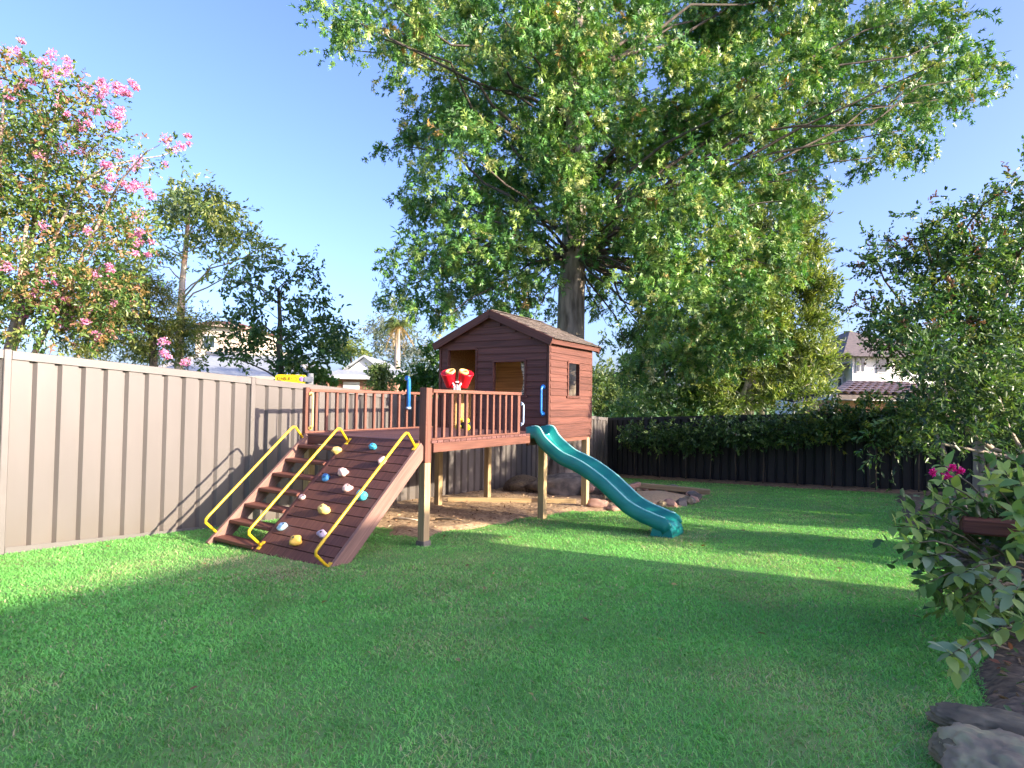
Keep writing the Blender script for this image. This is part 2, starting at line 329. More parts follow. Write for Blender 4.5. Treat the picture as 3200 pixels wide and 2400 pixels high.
def foliage(name, clumps, parent, tmpl, leaf, pal, mat, lai=2.0, per=9, droop=.35, wr=1., shell=.5, twig=.28, up=.6, jit=.25, out=.7, sub=0, spread=.34):
    """clumps: (centre, (rx,ry,rz), density). Leaves in twig sprays spread through each clump."""
    PP, DD, NN, LL, CC = [], [], [], [], []
    for c, r, dn in clumps:
        c = np.array(c); r = np.array(r)
        area = math.pi * r[0] * r[2]; n = max(per, int(LAIK * lai * dn * area / (leaf * leaf * wr * .28))); nt = max(1, n // per)
        q = rng.normal(size=(nt, 3)); q /= np.linalg.norm(q, axis=1, keepdims=True)
        rad = np.where(rng.random(nt) < shell, rng.uniform(.72, 1.08, nt), rng.random(nt) ** .5)
        if sub:
            ns_ = max(3, int(sub)); sc_ = rng.normal(size=(ns_, 3)); sc_ /= np.linalg.norm(sc_, axis=1, keepdims=True); sc_ *= rng.uniform(.35, .95, (ns_, 1))
            q2 = sc_[rng.integers(0, ns_, nt)] + q * (rng.random(nt) ** .6)[:, None] * spread; tp = c + q2 * r; q = q2 / (np.linalg.norm(q2, axis=1, keepdims=True) + 1e-6)
        else: tp = c + q * rad[:, None] * r
        td = q * out + rng.normal(size=(nt, 3)) * .5; td[:, 2] -= droop * rng.uniform(.3, 1.7, nt); td /= np.linalg.norm(td, axis=1, keepdims=True)
        tl = twig * rng.uniform(.6, 1.4, nt); tc = pick(pal, nt) * rng.uniform(.75, 1.25, (nt, 1))
        k = np.repeat(np.arange(nt), per); m = len(k); s = rng.random(m)
        PP.append(tp[k] + td[k] * (s * tl[k])[:, None] + rng.normal(size=(m, 3)) * leaf * .18)
        dd = td[k] * .8 + rng.normal(size=(m, 3)) * .65; dd[:, 2] -= droop * .5; DD.append(dd)
        nn = rng.normal(size=(m, 3)) * .6; nn[:, 2] += up; NN.append(nn)
        LL.append(leaf * rng.uniform(.65, 1.25, m)); CC.append(tc[k] * rng.uniform(1 - jit, 1 + jit, (m, 1)))
    L = np.concatenate(LL)
    return leaf_cloud(name, np.concatenate(PP), np.concatenate(DD), np.concatenate(NN), L, L * wr, tmpl, np.concatenate(CC), mat, parent)
def pxclumps(lst, Y, dy=0., depth=1., sc=1.4467):
    out = []
    for e in lst:
        x, y, rx, ry = e[:4]; dn = e[4] if len(e) > 4 else 1.; yy = Y + (e[5] if len(e) > 5 else rng.uniform(-dy, dy))
        c = at(x * sc, y * sc, yy); k = sc * yy / F
        out.append(((c.x, c.y, c.z), (rx * k, (rx + ry) * .5 * k * depth, ry * k), dn))
    return out
def limbs(mb, root_path, clumps, r0, n=6, frac=(.35, .95), wob=.25, anyz=False):
    """curved tapering limbs from points on the trunk to the clumps"""
    pts = [Vector(p) for p in root_path]
    for c, r, dn in clumps:
        c = Vector(c); cand = pts if anyz else ([p for p in pts if p.z < c.z - .1] or [pts[0]])
        s = min(cand, key=lambda p: (p - c).length + abs(p.z - (c.z - .5 * math.hypot(p.x - c.x, p.y - c.y))) * .7)
        d = (c - s).length; path = []
        for i in range(n):
            t = i / (n - 1); p = s.lerp(c, t); p.z += math.sin(t * math.pi) * d * .07
            p += Vector((random.uniform(-1, 1), random.uniform(-1, 1), random.uniform(-1, 1))) * wob * .12 * d * t * (1 - t) * 2
            path.append(p)
        rr = min(r0, .008 + .009 * d)
        mb.tube(path, [rr * (1 - .8 * i / (n - 1)) for i in range(n)], 5)
    return mb

# ------------------------------------------------------------------ steel fences
def rib_sheet(length, h, z0, slope, pitch=.1983, depth=.036, n_ribs=4):
    """one pressed steel sheet with steep ribs: front face at y=0, valley at y=-depth (local), running along x"""
    prof = []
    for i in range(n_ribs):
        b = i * pitch; prof += [(b, 0), (b + .027, -depth), (b + .060, -depth), (b + .065, 0)] if True else []
    prof.append((n_ribs * pitch, 0))
    prof = [(p * length / (n_ribs * pitch), d) for p, d in prof]
    mb = MB(); vs_ = []
    for x, d in prof: vs_ += [(x, d, z0 + slope * x), (x, d, z0 + slope * x + h), (x, d - .004, z0 + slope * x), (x, d - .004, z0 + slope * x + h)]
    fs = []
    for i in range(len(prof) - 1):
        a = i * 4; b = a + 4; fs += [(a, b, b + 1, a + 1), (a + 2, a + 3, b + 3, b + 2), (a, a + 2, b + 2, b), (a + 1, b + 1, b + 3, a + 3)]
    mb.add(vs_, fs); return mb
def steel_fence(label, origin, direction, bays, slope, msheet, mrail, height=1.8, flip=1):
    """bays: list of bay lengths; local x along the fence, local +y towards the yard"""
    rz = math.atan2(direction.y, direction.x)
    t = thing('steel_fence', label, 'fence', origin, rz); x = 0.
    cache = {}
    for j, bl in enumerate(bays):
        nsh = max(1, round(bl / .79)); sl = (bl - .06) / nsh
        for i in range(nsh):
            key = round(sl, 4)
            if key not in cache: me = rib_sheet(sl, height - .10, .05, slope).mesh('steel_sheet'); me.materials.append(msheet); cache[key] = me
            xs = x + .03 + i * sl
            obj('steel_sheet', cache[key], None, t, (xs, flip * -.006, slope * xs), None if flip == 1 else None)
        for nm, z, hh in (('top_rail', height - .075, .075), ('bottom_rail', 0, .06)):
            mb = MB(); x0, x1 = x + .032, x + bl - .032
            for (ya, yb) in ((.004, .012), (-.05, -.044)):
                mb.hexa([(x0, ya, z + slope * x0), (x1, ya, z + slope * x1), (x1, yb, z + slope * x1), (x0, yb, z + slope * x0)] + [(x0, ya, z + hh + slope * x0), (x1, ya, z + hh + slope * x1), (x1, yb, z + hh + slope * x1), (x0, yb, z + hh + slope * x0)])
            zt = z + hh if nm == 'top_rail' else z - .004
            mb.hexa([(x0, -.044, zt - .004 + slope * x0), (x1, -.044, zt - .004 + slope * x1), (x1, .004, zt - .004 + slope * x1), (x0, .004, zt - .004 + slope * x0)] + [(x0, -.05, zt + slope * x0 + .002), (x1, -.05, zt + slope * x1 + .002), (x1, .012, zt + slope * x1 + .002), (x0, .012, zt + slope * x0 + .002)])
            mb.build(nm, mrail, t)
        x += bl
    x = 0.
    for bl in [0.] + list(bays):
        x += bl
        piece('post', t, (.058, .075, height + .32), (x, -.02, height / 2 - .15 + slope * x), mrail, ch=.006)
    return t
back0 = -2 * 2.38
# left fence: local +y must point to the yard (FU). direction FW has left normal = -FU, so run the fence backwards from the corner
_bays = [FEND - 11.9] + [2.38] * 7
steel_fence('beige ribbed steel fence running along the side behind the wooden play deck', CORNER + Vector((0, 0, CZ - 1.4175 + FSL * FEND)), -FW, _bays, -FSL, m_fence, m_fence_rail)
BW = FU.copy()
steel_fence('dark weathered steel fence across the back of the yard behind thin stemmed shrubs', CORNER + FU * 13.09 + Vector((0, 0, CZ - .41 - 1.8 + .046 * 13.09)) + FW * .06, -FU, [2.38] * 5 + [1.19], -.046, m_bfence, m_bfence)

# ------------------------------------------------------------------ play deck
RZ = -TH
GN = float(gz(N0.x, N0.y)); BASE = Vector((N0.x, N0.y, 0))
DT = CZ - .405; BT = DT - .03; BB = CZ - .525; RT = CZ + .108
DW = 1.887; DL = 2.463; CL = 3.744
deck = thing('play_deck', 'red brown timber play deck with baluster railings on square posts', 'deck', BASE, RZ)
PW = .09
def lgz(a, b): p = ab(a, b); return float(gz(p.x, p.y))
def upright(name, a, b, z0, z1, mat, w=PW, parent=deck, ch=.004): return piece(name, parent, (z1 - z0, w, w), (a, b, (z0 + z1) / 2), mat, (0, -math.pi / 2, 0), ch)
h = PW / 2
# stained upper post lengths and raw pine legs
ZJ = CZ - .625
upright('post', -h, h, ZJ, RT + .012, m_stain); upright('leg', -h, h, lgz(0, 0) - .25, ZJ, m_pine, PW - .006)
MB().hexa([(-.062 - h, -.062 + h, lgz(0, 0) - .1), (.062 - h, -.062 + h, lgz(0, 0) - .1), (.062 - h, .062 + h, lgz(0, 0) - .1), (-.062 - h, .062 + h, lgz(0, 0) - .1), (-.05 - h, -.05 + h, lgz(0, 0) + .05), (.05 - h, -.05 + h, lgz(0, 0) + .05), (.05 - h, .05 + h, lgz(0, 0) + .05), (-.05 - h, .05 + h, lgz(0, 0) + .05)]).build('footing', m_rock, deck)
upright('post', -DW + .03, .03, BB - .05, RT + .015, m_stain, .06)
upright('post', -.03, 1.728, BT + .03, RT - .02, m_stain, .055)
upright('leg', -DW + h + .02, h + .02, lgz(-DW, 0) - .25, BB - .0, m_pine)
for a, b in ((-h, DL - h - .02), (-DW + h, DL - h), (-h, CL - h - .01), (-DW + h, CL - h - .01)):
    upright('leg', a, b, lgz(a, b) - .25, BB - .002, m_pine)
# beams
def along_w(name, a, b0, b1, z0, z1, th, mat, parent=deck): return piece(name, parent, (b1 - b0, th, z1 - z0), (a, (b0 + b1) / 2, (z0 + z1) / 2), mat, (0, 0, math.pi / 2))
def along_u(name, b, a0, a1, z0, z1, th, mat, parent=deck): return piece(name, parent, (a1 - a0, th, z1 - z0), ((a0 + a1) / 2, b, (z0 + z1) / 2), mat)
along_w('beam', .012, PW + .002, 1.948, BB, BT + .002, .03, m_stain)
along_w('beam', -DW - .012, 0., CL, BB, BT, .03, m_stain)
along_u('beam', -.014, -DW, -PW - .002, BB + .01, BT, .03, m_stain)
along_u('beam', CL + .012, -DW, 0, BB - .03, BB + .07, .03, m_stain)
for b in (.62, 1.24, 1.86, 2.42, 3.1): along_u('joist', b, -DW + .01, -.01, BB + .005, BT - .002, .045, m_pine)
along_w('beam', -.02, 1.952, CL, BB - .035, BT - .01, .035, m_stain)
# deck boards run across (along u)
nb = 26; bw = (DL + .02) / nb
for i in range(nb): piece('deck_board', deck, (DW + .03 - (PW if i == 0 else 0), bw - .006, .028), (-DW / 2 + .0 - (PW / 2 if i == 0 else 0), -.025 + (i + .5) * bw, DT - .014), m_deck)
along_w('bottom_plate', -.018, PW + .002, 1.70, DT + .001, DT + .022, .045, m_stain)
along_w('bottom_plate', -DW + .03, .062, DL - .03, DT + .001, DT + .02, .045, m_stain)
along_w('top_rail', -.022, PW + .002, 1.7555, RT - .035, RT, .072, m_stain)
along_w('top_rail', -DW + .03, .062, DL - .03, RT - .035, RT, .072, m_stain)
for i in range(12): upright('baluster', -.022, PW + .075 + i * (1.728 - PW - .10) / 12.05 , DT + .022, RT - .035, m_stain, .034, ch=.003)
for i in range(15): upright('baluster', -DW + .03, .17 + i * (DL - .30) / 14, DT + .02, RT - .035, m_stain, .034, ch=.003)
def handle(name, p0, p1, outv, r, mat, parent, reach=.045):
    p0, p1, o = Vector(p0), Vector(p1), Vector(outv).normalized() * reach; d = (p1 - p0) * .14
    mb = MB().tube([p0 - o * .1, p0 + o * .7, p0 + o + d * .5, p0 + o + d * 1.2, p1 + o - d * 1.2, p1 + o - d * .5, p1 + o * .7, p1 - o * .1], r, 8)
    for p in (p0, p1): mb.lathe([(0, .009), (r * 2.1, .009), (r * 2.3, 0)], 10, o, p)
    return mb.build(name, mat, parent)
handle('grab_handle', (-DW + .075, .06, DT + .06), (-DW + .075, .06, RT - .06), (1, -.2, 0), .011, m_cream, deck)['label'] = 'pale orange grab handle on the corner post'
handle('grab_handle', (.0, 1.756, DT + .12), (.0, 1.756, RT - .14), (.35, 1, 0), .012, m_paleblue, deck)['label'] = 'faded blue grab handle at the slide opening'

# ------------------------------------------------------------------ stair
SB = 1.14; Z_TOP = DT - .02; ZB = lgz(-.9, -SB)
slope_a = math.atan2(Z_TOP - ZB, SB - .03); SLEN = math.hypot(Z_TOP - ZB, SB - .03)
def sl_pt(a, s, up=0.):      # s: distance up the slope from the bottom, up: perpendicular offset
    return Vector((a, -SB + s * math.cos(slope_a) - up * math.sin(slope_a), ZB + s * math.sin(slope_a) + up * math.cos(slope_a)))
SA0, SA1 = -1.775, -1.065; RA0, RA1 = -1.06, -.045
stair = thing('timber_stair', 'open red brown timber stair beside the climbing ramp', 'stairs', BASE, RZ)
RY = (0, -slope_a, math.pi / 2)
def slope_board(name, a, s0, s1, up, th, dep, mat, parent):
    return piece(name, parent, (s1 - s0, th, dep), sl_pt(a, (s0 + s1) / 2, up), mat, RY)
slope_board('stringer', SA0 + .02, -.03, SLEN, -.05, .04, .15, m_skirt, stair)
slope_board('stringer', SA1 - .02, .0, SLEN, -.07, .036, .12, m_tread, stair)
NT = 7
for i in range(NT):
    s = SLEN * (i + .35) / NT; c = sl_pt(0, s, -.03)
    piece('tread', stair, (SA1 - SA0 - .085, .15, .036), ((SA0 + SA1) / 2 - .001, c.y + .02, c.z), m_tread, ch=.006)
def handrail(a, s0, s1, hgt, parent, r=.0135):
    p = [sl_pt(a, s0, 0), sl_pt(a, s0 - .01, hgt * .88), sl_pt(a, s0 + .012, hgt * .98), sl_pt(a, s0 + .05, hgt), sl_pt(a, s1 - .05, hgt), sl_pt(a, s1 - .012, hgt * .98), sl_pt(a, s1 + .01, hgt * .88), sl_pt(a, s1, .0)]
    mb = MB().tube(p, r, 8); o = mb.build('handrail', m_yellow, parent)
    for s in (s0, s1):
        d = sl_pt(0, 1, 0) - sl_pt(0, 0, 0); u = sl_pt(0, 0, 1) - sl_pt(0, 0, 0); q = sl_pt(a, s, 0)
        m2 = MB(); e = []
        for k in (0, .006):
            for sa, sb in ((-.045, -.02), (.045, -.02), (.045, .02), (-.045, .02)): e.append(q + d * sa + Vector((1, 0, 0)) * sb + u * k)
        m2.hexa(e).build('mounting_plate', m_yellow, o)
    return o
handrail(SA0 + .02, .10, SLEN - .06, .205, stair)

# ------------------------------------------------------------------ climbing ramp
ramp = thing('climbing_ramp', 'sloping brown plank ramp studded with coloured climbing holds', 'ramp', BASE, RZ)
nrb = 14; rbw = (SLEN + .02) / nrb
for i in range(nrb): slope_board('plank', (RA0 + RA1 - .0) / 2, .012 + i * rbw, .006 + (i + 1) * rbw, -.010, RA1 - RA0 - .05, .022, m_ramp, ramp)
slope_board('side_board', RA1 - .001, -.06, SLEN, -.072, .036, .15, m_skirt, ramp)
slope_board('side_board', RA0 + .012, .30, SLEN - .02, -.175, .024, .35, m_tread, ramp); slope_board('side_board', RA0 + .012, .0, .298, -.06, .024, .12, m_tread, ramp)
handrail(RA0 + .03, .08, SLEN - .05, .205, ramp); handrail(RA1 - .02, .03, SLEN - .06, .205, ramp)
n_r = UD * 0 + (-WD * math.sin(slope_a) + Vector((0, 0, math.cos(slope_a)))); p_r = ab(0, -SB, ZB) + n_r * .002
HOLDS = [(1370, 448, m_cream, 'yellow', .036), (1682, 415, M('blue_hold', (.05, .35, .55), rough=.4), 'blue', .032), (1765, 540, M('pink_hold', (.78, .52, .47), rough=.45), 'pink', .036), (1428, 640, None, 'pink', .04), (1275, 682, M('navy_hold', (.04, .16, .38), rough=.4), 'dark blue', .036), (1462, 772, None, 'pink', .036), (1588, 845, M('teal_hold', (.08, .45, .52), rough=.4), 'teal', .04), (1068, 850, None, 'pink', .026), (1262, 962, m_cream, 'yellow', .044), (902, 1105, M('pale_blue_hold', (.36, .58, .72), rough=.4), 'pale blue', .036), (1022, 1232, M('yellow_hold', (.80, .50, .10), rough=.4), 'yellow', .046), (1250, 1175, M('lilac_hold', (.50, .40, .52), rough=.4), 'lilac', .036)]
for i, (zx, zy, mt, cn, r) in enumerate(HOLDS):
    p = on_plane(560 + zx / 2.765, 1250 + zy / 2.765, p_r, n_r); a, b = to_ab(p.x, p.y)
    mt = mt or bpy.data.materials['pink_hold']
    me = rock_mesh('climbing_hold', (r * 1.25, r * 1.0, r * 1.1), i + 3, mt, 3, .24, 1.)
    o = obj('climbing_hold', me, None, ramp, Vector((a, b, p.z)) + Vector((0, -math.sin(slope_a), math.cos(slope_a))) * r * .6, (slope_a, 0, random.uniform(0, 3)))
    o['label'] = cn + ' climbing hold'
    obj('bolt', MB().lathe([(0, .004), (.009, .004), (.010, 0)], 8).mesh('bolt'), m_black, o, (0, 0, r * 1.06))

# ------------------------------------------------------------------ slide
slide = thing('slide', 'teal wavy plastic slide running down from the deck', 'slide', BASE, RZ)
SBN, SBF = 1.975, 2.385
pl0 = ab(0, SBN)
near = [(245, 215), (330, 340), (440, 450), (560, 545), (700, 610), (830, 680), (960, 770), (1100, 880), (1250, 1020), (1400, 1160), (1560, 1260), (1700, 1320), (1790, 1362)]
prof = []
for zx, zy in near:
    p = on_plane(1620 + zx / 4.096, 1280 + zy / 4.096, pl0, WD); a, b = to_ab(p.x, p.y); prof.append((a, p.z))
0 and print('SLIDE', [(round(a, 2), round(z, 2)) for a, z in prof])
prof = [(-.06, prof[0][1] - .012)] + prof
# resample smoothly (Catmull-Rom)
def crom(P, k=4):
    out = []; P = [P[0]] + list(P) + [P[-1]]
    for i in range(1, len(P) - 2):
        for j in range(k):
            t = j / k; q = []
            for d in (0, 1):
                a, b, c, e = P[i - 1][d], P[i][d], P[i + 1][d], P[i + 2][d]
                q.append(.5 * ((2 * b) + (-a + c) * t + (2 * a - 5 * b + 4 * c - e) * t * t + (-a + 3 * b - 3 * c + e) * t ** 3))
            out.append(tuple(q))
    out.append(P[-2]); return out
prof = crom(prof)
ae, ze = prof[-1]; ge = lgz(ae + .12, 2.2)
prof += [(ae + .07, ze - .015), (ae + .12, ze - .05), (ae + .15, ze - .11)]
SWD = SBF - SBN
sec = [(0, -.155), (-.004, -.10), (0, -.012), (.008, -.002), (.03, -.002), (.038, -.012), (.05, -.095), (.085, -.115), (SWD / 2, -.119)]
sec = sec + [(SWD - x, z) for x, z in sec[::-1][1:]] + [(SWD - .012, -.155), (SWD - .012, -.132), (.012, -.132), (.012, -.155)]
def loft(section, pr, b0, name, mat, parent, closed=True):
    V, Fc = [], []; n = len(section)
    for i, (a, z) in enumerate(pr):
        a0, z0 = pr[max(i - 1, 0)]; a1, z1 = pr[min(i + 1, len(pr) - 1)]; t = Vector((a1 - a0, z1 - z0)).normalized(); nn = Vector((-t.y, t.x))
        if nn.y < 0: nn = -nn
        for x, d in section: V.append((a + nn.x * d * .75, b0 + x, z + d * (.25 + .75 * abs(nn.y))))
    for i in range(len(pr) - 1):
        for k in range(n if closed else n - 1):
            k2 = (k + 1) % n; Fc.append((i * n + k, (i + 1) * n + k, (i + 1) * n + k2, i * n + k2))
    Fc += [tuple(range(n)), tuple((len(pr) - 1) * n + k for k in reversed(range(n)))]
    return MB().add(V, Fc, True).build(name, mat, parent)
trough = loft(sec, prof, SBN, 'trough', m_slide, slide)
for bx in (SBN, SBF - .038): loft([(.002, -.004), (.010, .004), (.028, .004), (.036, -.004), (.028, -.012), (.010, -.012)], prof[2:-2], bx, 'edge', m_slide_edge, trough)
# rounded foot at the bottom
mb = MB(); n = 10
V = []; Fc = []
for i in range(n):
    q = math.pi / 2 * i / (n - 1)
    for bb in (SBN + .004, SBF - .004): V.append((ae + .03 + .13 * math.sin(q), bb, ge - .02 + (ze - .05 - ge) * math.cos(q) ** .8))
for i in range(n - 1): Fc.append((2 * i, 2 * i + 1, 2 * i + 3, 2 * i + 2))
V += [(ae - .10, SBN + .004, ge - .02), (ae - .10, SBF - .004, ge - .02), (ae - .06, SBN + .004, ze - .10), (ae - .06, SBF - .004, ze - .10)]
k = 2 * n
Fc += [tuple([k, 2 * n - 2] + [2 * i for i in reversed(range(n - 1))] + [k + 2]), tuple([k + 1, k + 3] + [2 * i + 1 for i in range(n)])]
mb.add(V, Fc, False).build('foot', m_slide, slide)

# ------------------------------------------------------------------ cubby house
ZF = DT; ZE = CZ + .852; ZA = CZ + 1.252; ZB0 = CZ - .50
cub = thing('cubby_house', 'red brown weatherboard cubby house with gable roof standing on the deck', 'cubby house', BASE, RZ)
CW = 1.869
def span(px0, px1, py0, py1, p0, n):
    A = on_plane(px0, py0, p0, n); B = on_plane(px1, py1, p0, n); a = to_ab(A.x, A.y); b = to_ab(B.x, B.y); return a, b, A.z, B.z
pf = ab(0, DL); pr_ = ab(0, 0)
(a0, _), (a1, _), zt, _z = span(1402, 1492, 1096, 1200, pf, WD); DOOR = (a0, a1, ZF + .001, zt)
(a0, _), (a1, _), zt, zb = span(1543, 1645, 1120, 1232, pf, WD); WIN = (a0, a1, zb, zt)
(_, b0), (_, b1), zt, zb = span(1770, 1806, 1127, 1232, pr_, UD); RWIN = (b0, b1, zb, zt)
0 and print('OPEN', [tuple(round(q, 2) for q in o) for o in (DOOR, WIN, RWIN)])
CRS = .097
def snap(o, base): z0 = base + round((o[2] - base) / CRS) * CRS; z1 = base + round((o[3] - base) / CRS) * CRS; return (o[0], o[1], z0, z1)
DOOR = snap(DOOR, ZF); DOOR = (DOOR[0], DOOR[1], ZF, DOOR[3]); WIN = snap(WIN, ZF); RWIN = snap(RWIN, ZB0)
def lining(name, s0, s1, z0, z1, ops, put, mat, parent, th=.02):
    ss = sorted({s0, s1, *[o[0] for o in ops], *[o[1] for o in ops]}); zs = sorted({z0, z1, *[o[2] for o in ops], *[o[3] for o in ops]})
    mb = MB()
    for i in range(len(ss) - 1):
        for j in range(len(zs) - 1):
            cs, cz = (ss[i] + ss[i + 1]) / 2, (zs[j] + zs[j + 1]) / 2
            if any(o[0] < cs < o[1] and o[2] < cz < o[3] for o in ops): continue
            mb.hexa([put(ss[i], 0, zs[j]), put(ss[i + 1], 0, zs[j]), put(ss[i + 1], th, zs[j]), put(ss[i], th, zs[j]), put(ss[i], 0, zs[j + 1]), put(ss[i + 1], 0, zs[j + 1]), put(ss[i + 1], th, zs[j + 1]), put(ss[i], th, zs[j + 1])])
    return mb.build(name, mat, parent)
def weatherboards(s0, s1, z0, z1, ops, put, parent, lim=None):
    """put(s, out, z): out is how far proud of the lining (negative outwards)"""
    z = z0
    while z < z1 - .02:
        zt = min(z + CRS, z1); segs = [(s0, s1)]
        if lim: a, b = lim(zt); segs = [(max(s0, a), min(s1, b))]
        for o in ops:
            if o[2] < zt - .01 and o[3] > z + .01:
                new = []
                for a, b in segs:
                    if o[0] > a: new.append((a, min(b, o[0])))
                    if o[1] < b: new.append((max(a, o[1]), b))
                segs = new
        for a, b in segs:
            if b - a < .03: continue
            L = b - a; lo, hi = -.022, -.010
            # local frame: X along board
            mb = MB().hexa([(0, lo, 0), (L, lo, 0), (L, 0, 0), (0, 0, 0), (0, hi, zt - z + .004), (L, hi, zt - z + .004), (L, 0, zt - z + .004), (0, 0, zt - z + .004)])
            base, rot = put(a, 0, z), put('rot', 0, 0)
            o_ = mb.build('weatherboard', m_weather, parent, base, rot)
        z += CRS
put_f = lambda s, o, z: (0, 0, 0) if s == 'rot' else (s, DL + o, z)
put_r = lambda s, o, z: (0, 0, math.pi / 2) if s == 'rot' else (-o, s, z)
put_l = lambda s, o, z: (0, 0, -math.pi / 2) if s == 'rot' else (-CW + o, s, z)
put_b = lambda s, o, z: (0, 0, math.pi) if s == 'rot' else (s, CL - o, z)
front = lining('front_wall', -CW + .022, -.022, ZF + .001, ZE, [DOOR, WIN], put_f, m_inner, cub)
right = lining('side_wall', DL + .022, CL - .022, ZF - .0, ZE - .02, [RWIN], put_r, m_inner, cub)
left = lining('side_wall', DL + .022, CL - .022, ZF, ZE - .02, [], put_l, m_inner, cub)
back = lining('back_wall', -CW + .022, -.022, ZF, ZE, [(-.98, -.18, ZF + .25, ZE - .1)], put_b, m_inner, cub)  # rear opening added out of view to let light into the cubby
HW = CW / 2; RISE = ZA - ZE
gl = lambda z: ((-HW - (HW - .01) * max(0, (ZA - .05 - max(z, ZE)) / (RISE - .05)), -HW + (HW - .01) * max(0, (ZA - .05 - max(z, ZE)) / (RISE - .05))) if z > ZE else (-CW, 0))
# gable lining
MB().add([(-CW + .022, DL, ZE), (-.022, DL, ZE), (-HW, DL, ZA - .06), (-CW + .022, DL + .02, ZE), (-.022, DL + .02, ZE), (-HW, DL + .02, ZA - .06)], [(0, 1, 2), (5, 4, 3), (0, 3, 4, 1), (1, 4, 5, 2), (2, 5, 3, 0)]).build('gable_lining', m_weather, front)
MB().add([(-CW + .022, CL - .02, ZE), (-.022, CL - .02, ZE), (-HW, CL - .02, ZA - .06), (-CW + .022, CL, ZE), (-.022, CL, ZE), (-HW, CL, ZA - .06)], [(0, 1, 2), (5, 4, 3), (0, 3, 4, 1), (1, 4, 5, 2), (2, 5, 3, 0)]).build('gable_lining', m_weather, back)
weatherboards(-CW + .03, -.03, ZF - .0, ZA - .06, [DOOR, WIN], put_f, front, gl)
weatherboards(DL + .012, CL - .012, ZB0, ZE - .02, [RWIN], put_r, right)
for i in range(13):
    zc = ZF + (i + .5) * CRS
    for b_lo, b_hi in ([(DL + .012, DL + .25), (DL + 1.05, CL - .012)] if False else [(DL + .012, CL - .012)]): MB().box(0, b_hi - b_lo, -.02, 0, 0, CRS - .004).build('weatherboard', m_weather, left, (-CW, b_hi, ZF + i * CRS), (0, 0, -math.pi / 2))
# corner stops and window trim
for a, b, z0 in ((-.012, DL - .012, ZF + .001), (-.012, CL + .008, ZB0), (-CW + .012, DL - .012, ZF + .001), (-CW + .012, CL + .008, ZF)):
    piece('corner_stop', cub, (ZE - .03 - z0, .034, .034), (a + (.012 if a > -.5 else -.012), b, (ZE - .03 + z0) / 2), m_weather, (0, -math.pi / 2, 0))
def frame(op, put, parent, mat, w=.035, sill=True, side=0):
    s0, s1, z0, z1 = op
    def bar(nm, sa, sb, za, zb): 
        P = [put(sa, -.032, za), put(sb, -.032, za), put(sb, .024, za), put(sa, .024, za), put(sa, -.032, zb), put(sb, -.032, zb), put(sb, .024, zb), put(sa, .024, zb)]
        MB().hexa(P).build(nm, mat, parent)
    bar('jamb', s0 - .002, s0 + w * .6, z0, z1); bar('jamb', s1 - w * .6, s1 + .002, z0, z1); bar('head', s0 + w * .6 + .001, s1 - w * .6 - .001, z1 - .02, z1 + .012)
    if sill: bar('sill', s0 - .02, s1 + .02, z0 - .03, z0 + .006)
frame(DOOR, put_f, front, m_weather, sill=False); frame(WIN, put_f, front, m_weather); frame(RWIN, put_r, right, m_weather)
# added curtain-shaped strip in the front window, dappled sun painted as speckles
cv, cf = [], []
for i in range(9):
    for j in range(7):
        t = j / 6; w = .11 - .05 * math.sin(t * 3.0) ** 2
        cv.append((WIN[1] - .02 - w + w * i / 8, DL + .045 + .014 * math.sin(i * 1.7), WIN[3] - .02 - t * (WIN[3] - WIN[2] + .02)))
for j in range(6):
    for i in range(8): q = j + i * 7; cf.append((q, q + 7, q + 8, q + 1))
m_dapple = M('painted_sun_dapple', (.80, .66, .42), (.10, .09, .06), (1, 1, 1), 38, .9, 0, lo=.5, hi=.56)
o = MB().add(cv, cf, True).build('dapple_strip', m_dapple, cub); o['label'] = 'speckled cream strip painted as dappled sun'
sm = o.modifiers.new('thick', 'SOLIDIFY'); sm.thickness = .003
# floor and roof
MB().box(-CW + .03, -.03, DL + .021, CL - .022, ZF - .03, ZF + .004).build('floor', m_inner, cub)
OV = .085; OF = .05
pitch_a = math.atan2(RISE, HW); RL = (HW + OV) / math.cos(pitch_a)
roof = MB()
b0, b1 = DL - OF - .022, CL + .12
for sg in (-1, 1):
    ex = -HW + sg * (HW + OV); ezz = ZA - (HW + OV) * math.tan(pitch_a)
    P = [(-HW, b0, ZA), (ex, b0, ezz), (ex, b1, ezz), (-HW, b1, ZA)]
    roof.hexa(([P[0], P[3], P[2], P[1]] if sg > 0 else P) + [(x, y, z + .022) for x, y, z in ([P[0], P[3], P[2], P[1]] if sg > 0 else P)])
roof_o = roof.build('roof', m_weather, cub)
rows, cols = 7, 11
sm_cache = {}
for sg in (-1, 1):
    for r in range(rows):
        d0 = RL * r / rows - .0; 
        for c in range(cols):
            wdt = (b1 - b0 + .02) / cols; off = (wdt * .5 if r % 2 else 0)
            bc0 = b0 - .01 + c * wdt + off; bc1 = min(bc0 + wdt - .006, b1 + .012)
            if bc1 - bc0 < .02: continue
            ln = RL / rows + .035
            key = (round(bc1 - bc0, 3),)
            if key not in sm_cache:
                w_ = bc1 - bc0; sm_cache[key] = MB().hexa([(0, 0, 0), (ln, 0, .010), (ln, w_, .010), (0, w_, 0), (0, 0, .008), (ln, 0, .020), (ln, w_, .020), (0, w_, .008)]).mesh('shingle'); sm_cache[key].materials.append(m_shingle)
            px_ = -HW + sg * d0 * math.cos(pitch_a); pz = ZA + .024 - d0 * math.sin(pitch_a)
            o = obj('shingle', sm_cache[key], None, roof_o, (px_, bc0 if sg > 0 else bc1, pz + random.uniform(0, .002)), (0, pitch_a, 0 if sg > 0 else math.pi))
            if sg < 0: o.rotation_euler = (0, pitch_a, math.pi)
